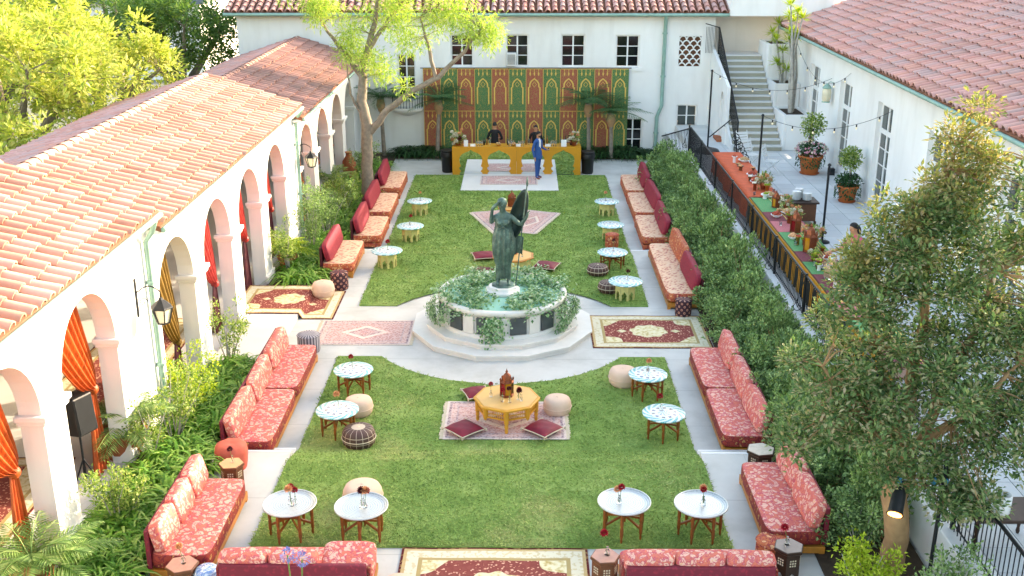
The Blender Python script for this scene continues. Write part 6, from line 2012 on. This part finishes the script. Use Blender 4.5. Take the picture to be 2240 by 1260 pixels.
# open airy shrubs in the left bed
def shrub(label, x, y, z, h, w, mat, seed, n=34, leaf=.06, per=34):
    t = thing('shrub', label, 'shrub', (x, y, z))
    q = random.Random(seed); st_ = B('bark_grey'); b = B(mat)
    tips = []
    for j in range(9):
        a = q.uniform(0, 2 * PI); r_ = w * .5 * math.sqrt(q.random()); tip = Vector((r_ * math.cos(a), r_ * math.sin(a), h * q.uniform(.6, 1.0)))
        st_.tube([(.05 * math.cos(a), .05 * math.sin(a), 0), tip * .55 + Vector((q.uniform(-.06, .06), q.uniform(-.06, .06), 0)), tip], [.014, .009, .004], 4); tips.append(tip)
    for j in range(n):
        tip = q.choice(tips) * q.uniform(.4, 1.05)
        leaf_ball(b, tip + Vector((q.gauss(0, w * .10), q.gauss(0, w * .10), q.gauss(0, h * .05))), q.uniform(.09, .17), per, leaf, q, 1.2, .2, .4)
    st_.build('stems', t); b.build('foliage', t)
    return t
shrub('tall airy shrub at the end of the raised landing', -5.85, 21.3, .25, 1.35, .9, 'leaf_shrub', 1)
shrub('bright lime shrub below the near arcade lantern', -5.95, 18.7, .24, 1.45, 1.0, 'leaf_lime', 2, 60)
shrub('loose pale shrub in front of the green downspout', -5.9, 17.6, .24, 1.55, 1.25, 'leaf_shrub', 3, 46)
shrub('small twiggy shrub beside the potted palm', -5.95, 16.5, .50, 1.0, .9, 'leaf_shrub', 4, 30)
shrub('spreading shrub at the bottom left in front of the near pier', -5.75, 14.4, .50, 1.1, 1.1, 'leaf_shrub', 5, 40)
shrub('leafy shrub beside the second pier past the medallion rug', -5.85, 27.6, .22, 1.3, 1.1, 'leaf_shrub', 6, 50)
shrub('dense green shrub behind the lone left crimson sofa', -5.6, 29.6, .2, 1.5, 1.3, 'leaf_hedge', 7, 75)
shrub('dense green shrub behind the far left row of sofas', -5.5, 31.6, .06, 1.7, 1.4, 'leaf_hedge', 8, 85)
shrub('green shrub near the foot of the tree trunk', -5.4, 34.2, .06, 1.3, 1.3, 'leaf_shrub', 9, 60)
shrub('lime shrub against the far arcade piers', -5.9, 35.6, .06, 1.2, 1.0, 'leaf_shrub', 10, 45)
shrub('dark glossy shrub beside the tree trunk by the far arch', -5.3, 38.2, .06, 1.5, 1.0, 'leaf_hedge', 11, 60)
shrub('low yellow green shrub at the bottom right under the myrtle', 5.15, 12.4, .48, .95, 1.0, 'leaf_lime', 12, 60)
shrub('dark green shrub behind the near right sofa', 5.5, 13.9, .48, 1.0, 1.1, 'leaf_hedge', 13, 60)

shrub('leafy shrub between the tan trunk and the terrace wall', 6.0, 11.9, .48, 1.3, .8, 'leaf_hedge', 14, 60)
# palms
def frond(b, o, a, el, L, w, q, n=16, droop=.9):
    d_ = Vector((math.cos(a), math.sin(a), 0)); s_ = Vector((-math.sin(a), math.cos(a), 0))
    pts = [o + d_ * (L * f * math.cos(el) + L * .25 * f * f) + Vector((0, 0, L * (f * math.sin(el) - droop * .5 * f * f))) for f in [i / n for i in range(n + 1)]]
    b.tube(pts[::4], .008, 3, False)
    for i in range(1, n + 1):
        f = i / n; ln = w * math.sin(PI * (.12 + .85 * f)) + .04
        fw = (pts[i] - pts[i - 1]).normalized()
        for sg in (-1, 1):
            b.leaf(pts[i], s_ * sg + fw * .7 + Vector((0, 0, -.35 + q.uniform(-.15, .15))), Vector((0, 0, 1)), ln * q.uniform(.85, 1.15), .022)
            b.leaf((pts[i] + pts[i - 1]) / 2, s_ * sg + fw * .8 + Vector((0, 0, -.25)), Vector((0, 0, 1)), ln * q.uniform(.85, 1.1), .020)
def palm(label, x, y, z, h, mat, L, n, seed, trunk='bark', pot=None, r=.09, cat='palm'):
    t = thing('palm' if not pot else 'potted_palm', label, cat, (x, y, z))
    q = random.Random(seed); b = B(mat)
    top = Vector((q.uniform(-.1, .1), q.uniform(-.1, .1), h))
    for k in range(n):
        frond(b, top, 2 * PI * k / n * 1.618 * 2, q.uniform(.2, 1.25), L * q.uniform(.8, 1.1), L * .30, q)
    b.build('fronds', t)
    if h > .8:
        B(trunk).tube([(0, 0, 0), (top.x * .5, top.y * .3, h * .5), top - Vector((0, 0, .45)), top], [r, r * .85, r * .8, r * 1.6], 9).build('trunk', t)
        B('bark_warm').lathe([(r * 1.1, -.55), (r * 2.1, -.3), (r * 1.5, -.05), (0, .05)], 10, top).build('crownshaft', t)
    if pot:
        B('terracotta').lathe([(pot * .7, 0), (pot * .74, .03), (pot * .98, pot * .9), (pot, pot * 1.0), (pot * 1.08, pot * 1.05), (pot * 1.08, pot * 1.25), (pot * .96, pot * 1.25), (pot * .92, pot * 1.12), (0, pot * 1.1)], 22).build('pot', t)
    return t
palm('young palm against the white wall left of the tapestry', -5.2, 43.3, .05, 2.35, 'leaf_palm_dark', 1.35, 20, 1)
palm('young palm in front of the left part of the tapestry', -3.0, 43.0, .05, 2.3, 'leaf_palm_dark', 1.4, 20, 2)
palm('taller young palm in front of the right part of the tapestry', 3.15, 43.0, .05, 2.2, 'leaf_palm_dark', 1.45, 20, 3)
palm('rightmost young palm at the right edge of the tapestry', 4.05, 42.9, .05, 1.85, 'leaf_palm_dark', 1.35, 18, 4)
palm('feathery palm in a big terracotta pot between the near arches', -6.5, 16.75, .46, .55, 'leaf_palm', .95, 26, 5, pot=.40)
palm('feathery palm at the bottom left corner in front of the nearest arch', -6.35, 12.6, .46, .5, 'leaf_palm', .95, 24, 6, pot=.34)
palm('feathery potted palm under the far arcade arches', -6.2, 36.9, .03, .6, 'leaf_palm', .85, 20, 7, pot=.3)
palm('small potted palm between the arcade piers past the medallion rug', -6.0, 28.1, .22, .5, 'leaf_lime', .7, 18, 8, pot=.26)
t = thing('olive_jar', 'tall terracotta jar standing by the far arcade piers', 'jar', (-6.0, 39.3, .05))
B('terracotta').lathe([(.14, 0), (.2, .1), (.27, .4), (.25, .65), (.12, .85), (.11, .95), (.15, 1.0)], 20).build('body', t)
B('soil').lathe([(.1, .9), (0, .91)], 12).build('mouth', t)

# trees ---------------------------------------------------------------
def tree(name, label, loc, limbs, blobs, bark, leafm, seed, leaf=.09, per=60, cl=.35, drop=0.0, twig=True, mats2=None, elong=1.0):
    """limbs: list of (points, radii) in world space; blobs: (centre, radii, clusters[, material])"""
    t = thing(name, label, 'tree', loc)
    o = Vector(loc); q = random.Random(seed)
    w = B(bark); nodes = []
    for pts, rad in limbs:
        P = [Vector(p_) - o for p_ in pts]
        # smooth subdivision with slight wobble
        S, RR = [], []
        for i in range(len(P) - 1):
            for j in range(4):
                f = j / 4
                S.append(P[i].lerp(P[i + 1], f) + Vector((q.gauss(0, .02), q.gauss(0, .02), 0)) * (1 if i + j else 0)); RR.append(rad[i] + (rad[i + 1] - rad[i]) * f)
        S.append(P[-1]); RR.append(rad[-1])
        w.tube(S, RR, 9); nodes += S[len(S) // 3:]
    bs = {}
    for bl in blobs:
        ce, rr, n = Vector(bl[0]) - o, bl[1], bl[2]
        m_ = bl[3] if len(bl) > 3 else leafm
        b = bs.setdefault(m_, B(m_))
        for k in range(n):
            d_ = Vector((q.gauss(0, 1), q.gauss(0, 1), q.gauss(0, 1))).normalized() * (q.random() ** .4)
            c0 = ce + Vector((d_.x * rr[0], d_.y * rr[1], d_.z * rr[2]))
            if twig:
                nn = min(nodes, key=lambda p_: (p_ - c0).length)
                w.tube([nn, nn.lerp(c0, .55) + Vector((q.gauss(0, .06), q.gauss(0, .06), .05)), c0], [.014, .009, .004], 4, False)
            for j in range(per):
                e = Vector((q.gauss(0, 1), q.gauss(0, 1), q.gauss(0, .8))).normalized()
                p_ = c0 + e * cl * q.random() ** .6
                b.leaf(p_, e + Vector((q.uniform(-.7, .7), q.uniform(-.7, .7), q.uniform(-.3, .6) - drop)), Vector((q.uniform(-.4, .4), q.uniform(-.4, .4), 1)), leaf * q.uniform(.7, 1.4), leaf * .5 * elong)
    w.build('trunk', t)
    for m_, b in bs.items(): b.build('crown', t)
    return t
# jacaranda in the left bed
JB = (-4.92, 36.3, .05)
tree('jacaranda', 'tall tree with pale trunk and feathery yellow green crown by the far left sofas', JB,
     [([JB, (-4.9, 36.3, 1.2), (-4.85, 36.3, 2.5), (-5.0, 36.4, 3.4), (-4.95, 36.5, 4.4), (-4.6, 36.6, 5.6), (-4.2, 36.6, 7.2)], [.22, .20, .195, .17, .14, .10, .05]),
      ([(-4.75, 36.3, 2.35), (-4.1, 36.2, 3.15), (-3.3, 36.1, 3.75), (-2.3, 36.0, 4.3), (-1.5, 35.9, 5.1), (-.9, 35.8, 5.9)], [.125, .115, .10, .085, .06, .03]),
      ([(-2.45, 36.0, 4.2), (-2.6, 36.0, 5.0), (-2.9, 36.1, 6.2)], [.07, .06, .03]),
      ([(-4.95, 36.5, 4.2), (-5.7, 36.6, 5.2), (-6.4, 36.7, 6.2)], [.10, .07, .03]),
      ([(-4.8, 36.6, 5.0), (-3.9, 36.5, 6.2), (-3.2, 36.4, 7.0)], [.09, .06, .03]),
      ([(-5.0, 36.3, 3.0), (-5.35, 36.2, 3.7), (-5.4, 36.2, 4.5)], [.05, .035, .02])],
     [((-5.1, 36.4, 5.3), (.8, .9, .75), 15), ((-4.5, 36.2, 4.7), (.7, .7, .45), 11), ((-6.1, 36.6, 6.3), (.9, .8, .4), 10), ((-4.2, 36.4, 6.3), (1.1, .9, .6), 15), ((-3.2, 36.2, 5.7), (.8, .8, .6), 11),
      ((-2.3, 36.1, 6.2), (1.0, .8, .55), 13), ((-1.2, 35.9, 6.1), (.9, .8, .45), 12), ((-.5, 35.8, 5.75), (.6, .7, .4), 8), ((-3.9, 36.4, 7.4), (2.6, 1.2, .7), 20), ((-1.6, 36, 7.2), (1.6, 1, .5), 12), ((-6.5, 36.6, 6.9), (.9, .8, .5), 9), ((-3.5, 36.1, 3.9), (.22, .2, .15), 2)],
     'bark', 'leaf_jacaranda', 21, .16, 100, .42, .35, elong=.55)
# crepe myrtle, lower right
MBs = (5.62, 13.0, .46)
tree('crepe_myrtle', 'large crepe myrtle with peeling tan trunk filling the lower right', MBs,
     [([MBs, (5.66, 13.0, 1.2), (5.60, 13.0, 2.1), (5.62, 13.05, 2.6)], [.19, .165, .18, .20]),
      ([(5.6, 13.05, 2.5), (5.3, 13.2, 3.4), (5.0, 13.4, 4.6)], [.09, .06, .025]), ([(5.62, 13.1, 2.5), (5.75, 13.4, 3.8), (5.8, 13.6, 5.4), (6.0, 13.6, 6.6)], [.10, .075, .05, .02]),
      ([(5.65, 13.0, 2.5), (6.2, 13.1, 3.6), (6.6, 13.3, 5.0)], [.09, .06, .025]), ([(5.6, 13.0, 2.5), (4.9, 12.9, 3.2), (4.4, 13.0, 3.8)], [.07, .045, .02]), ([(5.65, 13.0, 2.6), (6.3, 12.8, 3.2), (6.9, 12.9, 3.9)], [.08, .05, .02])],
     [((4.55, 13.1, 3.55), (.62, .7, .62), 30), ((5.1, 13.3, 4.55), (.75, .8, .7), 36), ((5.9, 13.3, 5.3), (.75, .8, .65), 34), ((6.2, 13.5, 6.25), (.38, .5, .42), 12, 'leaf_myrtle_top'), ((6.15, 13.5, 6.95), (.14, .2, .35), 4, 'leaf_myrtle_top'),
      ((6.6, 13.2, 4.6), (.7, .8, .75), 36), ((5.8, 12.8, 3.8), (.9, .8, .6), 40), ((5.15, 12.8, 3.1), (.65, .7, .45), 24), ((6.6, 12.8, 3.3), (.6, .7, .42), 20), ((4.75, 13.3, 5.15), (.35, .4, .35), 8, 'leaf_myrtle_top'),
      ((5.35, 13.4, 5.75), (.36, .4, .3), 8, 'leaf_myrtle_top'), ((5.6, 12.5, 2.65), (.75, .4, .3), 12), ((5.4, 13.2, 5.3), (.5, .5, .25), 8, 'leaf_myrtle_top'), ((4.25, 13.0, 2.9), (.4, .5, .35), 10), ((6.1, 12.7, 2.5), (.5, .5, .3), 9), ((6.9, 13.5, 5.4), (.5, .6, .5), 14), ((7.2, 13.4, 3.7), (.5, .6, .6), 18), ((7.4, 13.5, 4.6), (.5, .6, .6), 16), ((6.3, 13.4, 5.75), (.65, .6, .5), 15), ((6.95, 13.4, 6.1), (.5, .5, .5), 9), ((6.2, 13.5, 6.5), (.42, .45, .45), 8, 'leaf_myrtle_top'), ((5.5, 13.4, 5.5), (.6, .5, .4), 8), ((5.2, 13.3, 5.05), (.5, .5, .4), 12), ((5.75, 13.4, 5.9), (.35, .4, .3), 8, 'leaf_myrtle_top'), ((6.25, 12.3, 2.25), (.5, .4, .3), 13), ((6.75, 12.6, 2.85), (.5, .5, .35), 13)],
     'bark_warm', 'leaf_myrtle', 31, .080, 105, .23, 0.0, elong=1.1)
# sunlit trees beyond the arcade
def yard_tree(label, x, y, h, r, leafm, seed, n=34, leaf=.2, fork=.42):
    q = random.Random(seed); z0 = -1.2
    f = h * fork
    limbs = [([(x, y, z0), (x + .1, y, z0 + f * .5), (x, y + .1, z0 + f)], [.32, .27, .24])]
    blobs = []
    for k in range(6):
        a = 2 * PI * k / 6 + q.uniform(-.3, .3)
        m1 = (x + r * .35 * math.cos(a), y + r * .35 * math.sin(a), z0 + f + h * .18)
        m2 = (x + r * .7 * math.cos(a), y + r * .7 * math.sin(a), z0 + f + h * q.uniform(.28, .42))
        limbs.append(([(x, y + .1, z0 + f), m1, m2], [.17, .12, .05]))
        blobs.append(((m2[0], m2[1], m2[2] + .2), (r * .44, r * .44, h * .13), n // 8 + 1))
        blobs.append((((m1[0] + m2[0]) / 2, (m1[1] + m2[1]) / 2, m2[2] - h * .16), (r * .4, r * .4, h * .08), n // 14))
    blobs.append(((x, y, z0 + h * .86), (r * .6, r * .6, h * .12), n // 5))
    return tree('yard_tree', label, (x, y, z0), limbs, blobs, 'bark', leafm, seed, leaf, 120, .48, 0, True, elong=1.1)
yard_tree('sunlit yellow green tree at the far left edge behind the arcade roof', -14.2, 30.5, 8.4, 3.4, 'leaf_sun', 41, 60)
yard_tree('sunlit tree with forked grey trunk behind the arcade ridge', -14.6, 38.5, 7.6, 3.0, 'leaf_sun', 42, 54)
yard_tree('darker green pine like tree beside the back building corner', -14.4, 47.0, 7.6, 3.2, 'leaf_pine', 43, 66)
yard_tree('second yellow tree filling the upper left corner', -18.0, 37.0, 9.0, 3.6, 'leaf_sun', 44, 60)
yard_tree('dark tree far behind the left yard trees', -19.0, 52.0, 9.0, 4.0, 'leaf_pine', 45, 50)
yard_tree('low yellow green tree hugging the arcade back roof', -13.6, 25.5, 5.6, 2.6, 'leaf_sun', 46, 44)
yard_tree('green tree far behind the second yellow tree', -24.0, 46.0, 9.5, 4.4, 'leaf_pine', 47, 44)
# dracaena in the stepped planters
q = random.Random(9)
def dracaena(label, loc, stems):
    t = thing('dracaena', label, 'tree', loc)
    for j, (dx, dy, tx, ty, hh) in enumerate(stems):
        s_ = B('bark_grey').tube([(dx * .5, dy * .5, -.03), (dx, dy, hh * .4), ((dx + tx) / 2, (dy + ty) / 2, hh * .75), (tx, ty, hh)], [.05, .042, .035, .028], 6).build('stem', t)
        b = B('leaf_lime')
        for i in range(52):
            a = q.uniform(0, 2 * PI); el = q.uniform(-.4, 1.2)
            b.leaf(Vector((tx, ty, hh - .03 * q.random())), Vector((math.cos(a) * math.cos(el), math.sin(a) * math.cos(el), math.sin(el))), Vector((0, 0, 1)), q.uniform(.28, .45), .04)
        b.build('leaf_rosette', s_)
sts = []
for k in range(9):
    dx, dy = q.uniform(-.2, .2), q.uniform(-.35, .4)
    sts.append((dx, dy, dx + q.uniform(-.3, .3), dy + q.uniform(-.3, .5), q.uniform(2.6, 4.0)))
dracaena('tallest many stemmed dracaena in the lowest white planter', (10.45, 39.95, 2.43), sts)
dracaena('shorter dracaena with four stems in the middle white planter', (10.42, 41.6, 3.28), [(-.1, 0, -.25, .1, .75), (.0, .1, -.05, .2, 1.2), (.1, 0, .12, 0, .5), (-.12, .2, -.3, .3, 1.6)])
dracaena('small dracaena pair in the topmost white planter', (10.4, 43.2, 4.58), [(-.15, -.2, -.2, -.2, .45), (.1, .1, .12, .15, .75)])
# agapanthus blooms at the bottom edge, behind the left sofa
t = thing('agapanthus_flower', 'two tall blue agapanthus heads in front of the bottom left sofa', 'flower', (-2.42, 11.6, .44))
for k, (dx, dz) in enumerate(((-.06, 1.36), (.12, 1.30))):
    B('stem_green').tube([(dx * .3, 0, 0), (dx * .7, .02, dz * .6), (dx, 0, dz)], .010, 6).build('stalk', t)
    f = B('petal_blue')
    for j in range(90):
        d_ = Vector((q.gauss(0, 1), q.gauss(0, 1), q.gauss(.15, 1))).normalized()
        p_ = Vector((dx, 0, dz)) + d_ * q.uniform(.05, .085)
        f.leaf(p_, d_ + Vector((q.uniform(-.4, .4),) * 3), Vector((0, 0, 1)), .045, .02)
    f.build('flower_head', t)
# neighbouring pale house far behind the left trees
nh = thing('neighbour_house', 'pale house with grey roof glimpsed far behind the left trees', 'house', (-30, 78, -1.2))
B('stucco').box(-9, 9, -5, 5, 0, 5.2).build('wall', nh)
B('slate').prism([(-5.6, 5.0), (5.6, 5.0), (0, 7.6)], -9.5, 9.5, 'x').build('roof', nh)
for x in (-6, -2, 2, 6): B('glass_dark').box(x - .6, x + .6, -5.02, -5.0, 1.4, 3.2).build('window', nh)
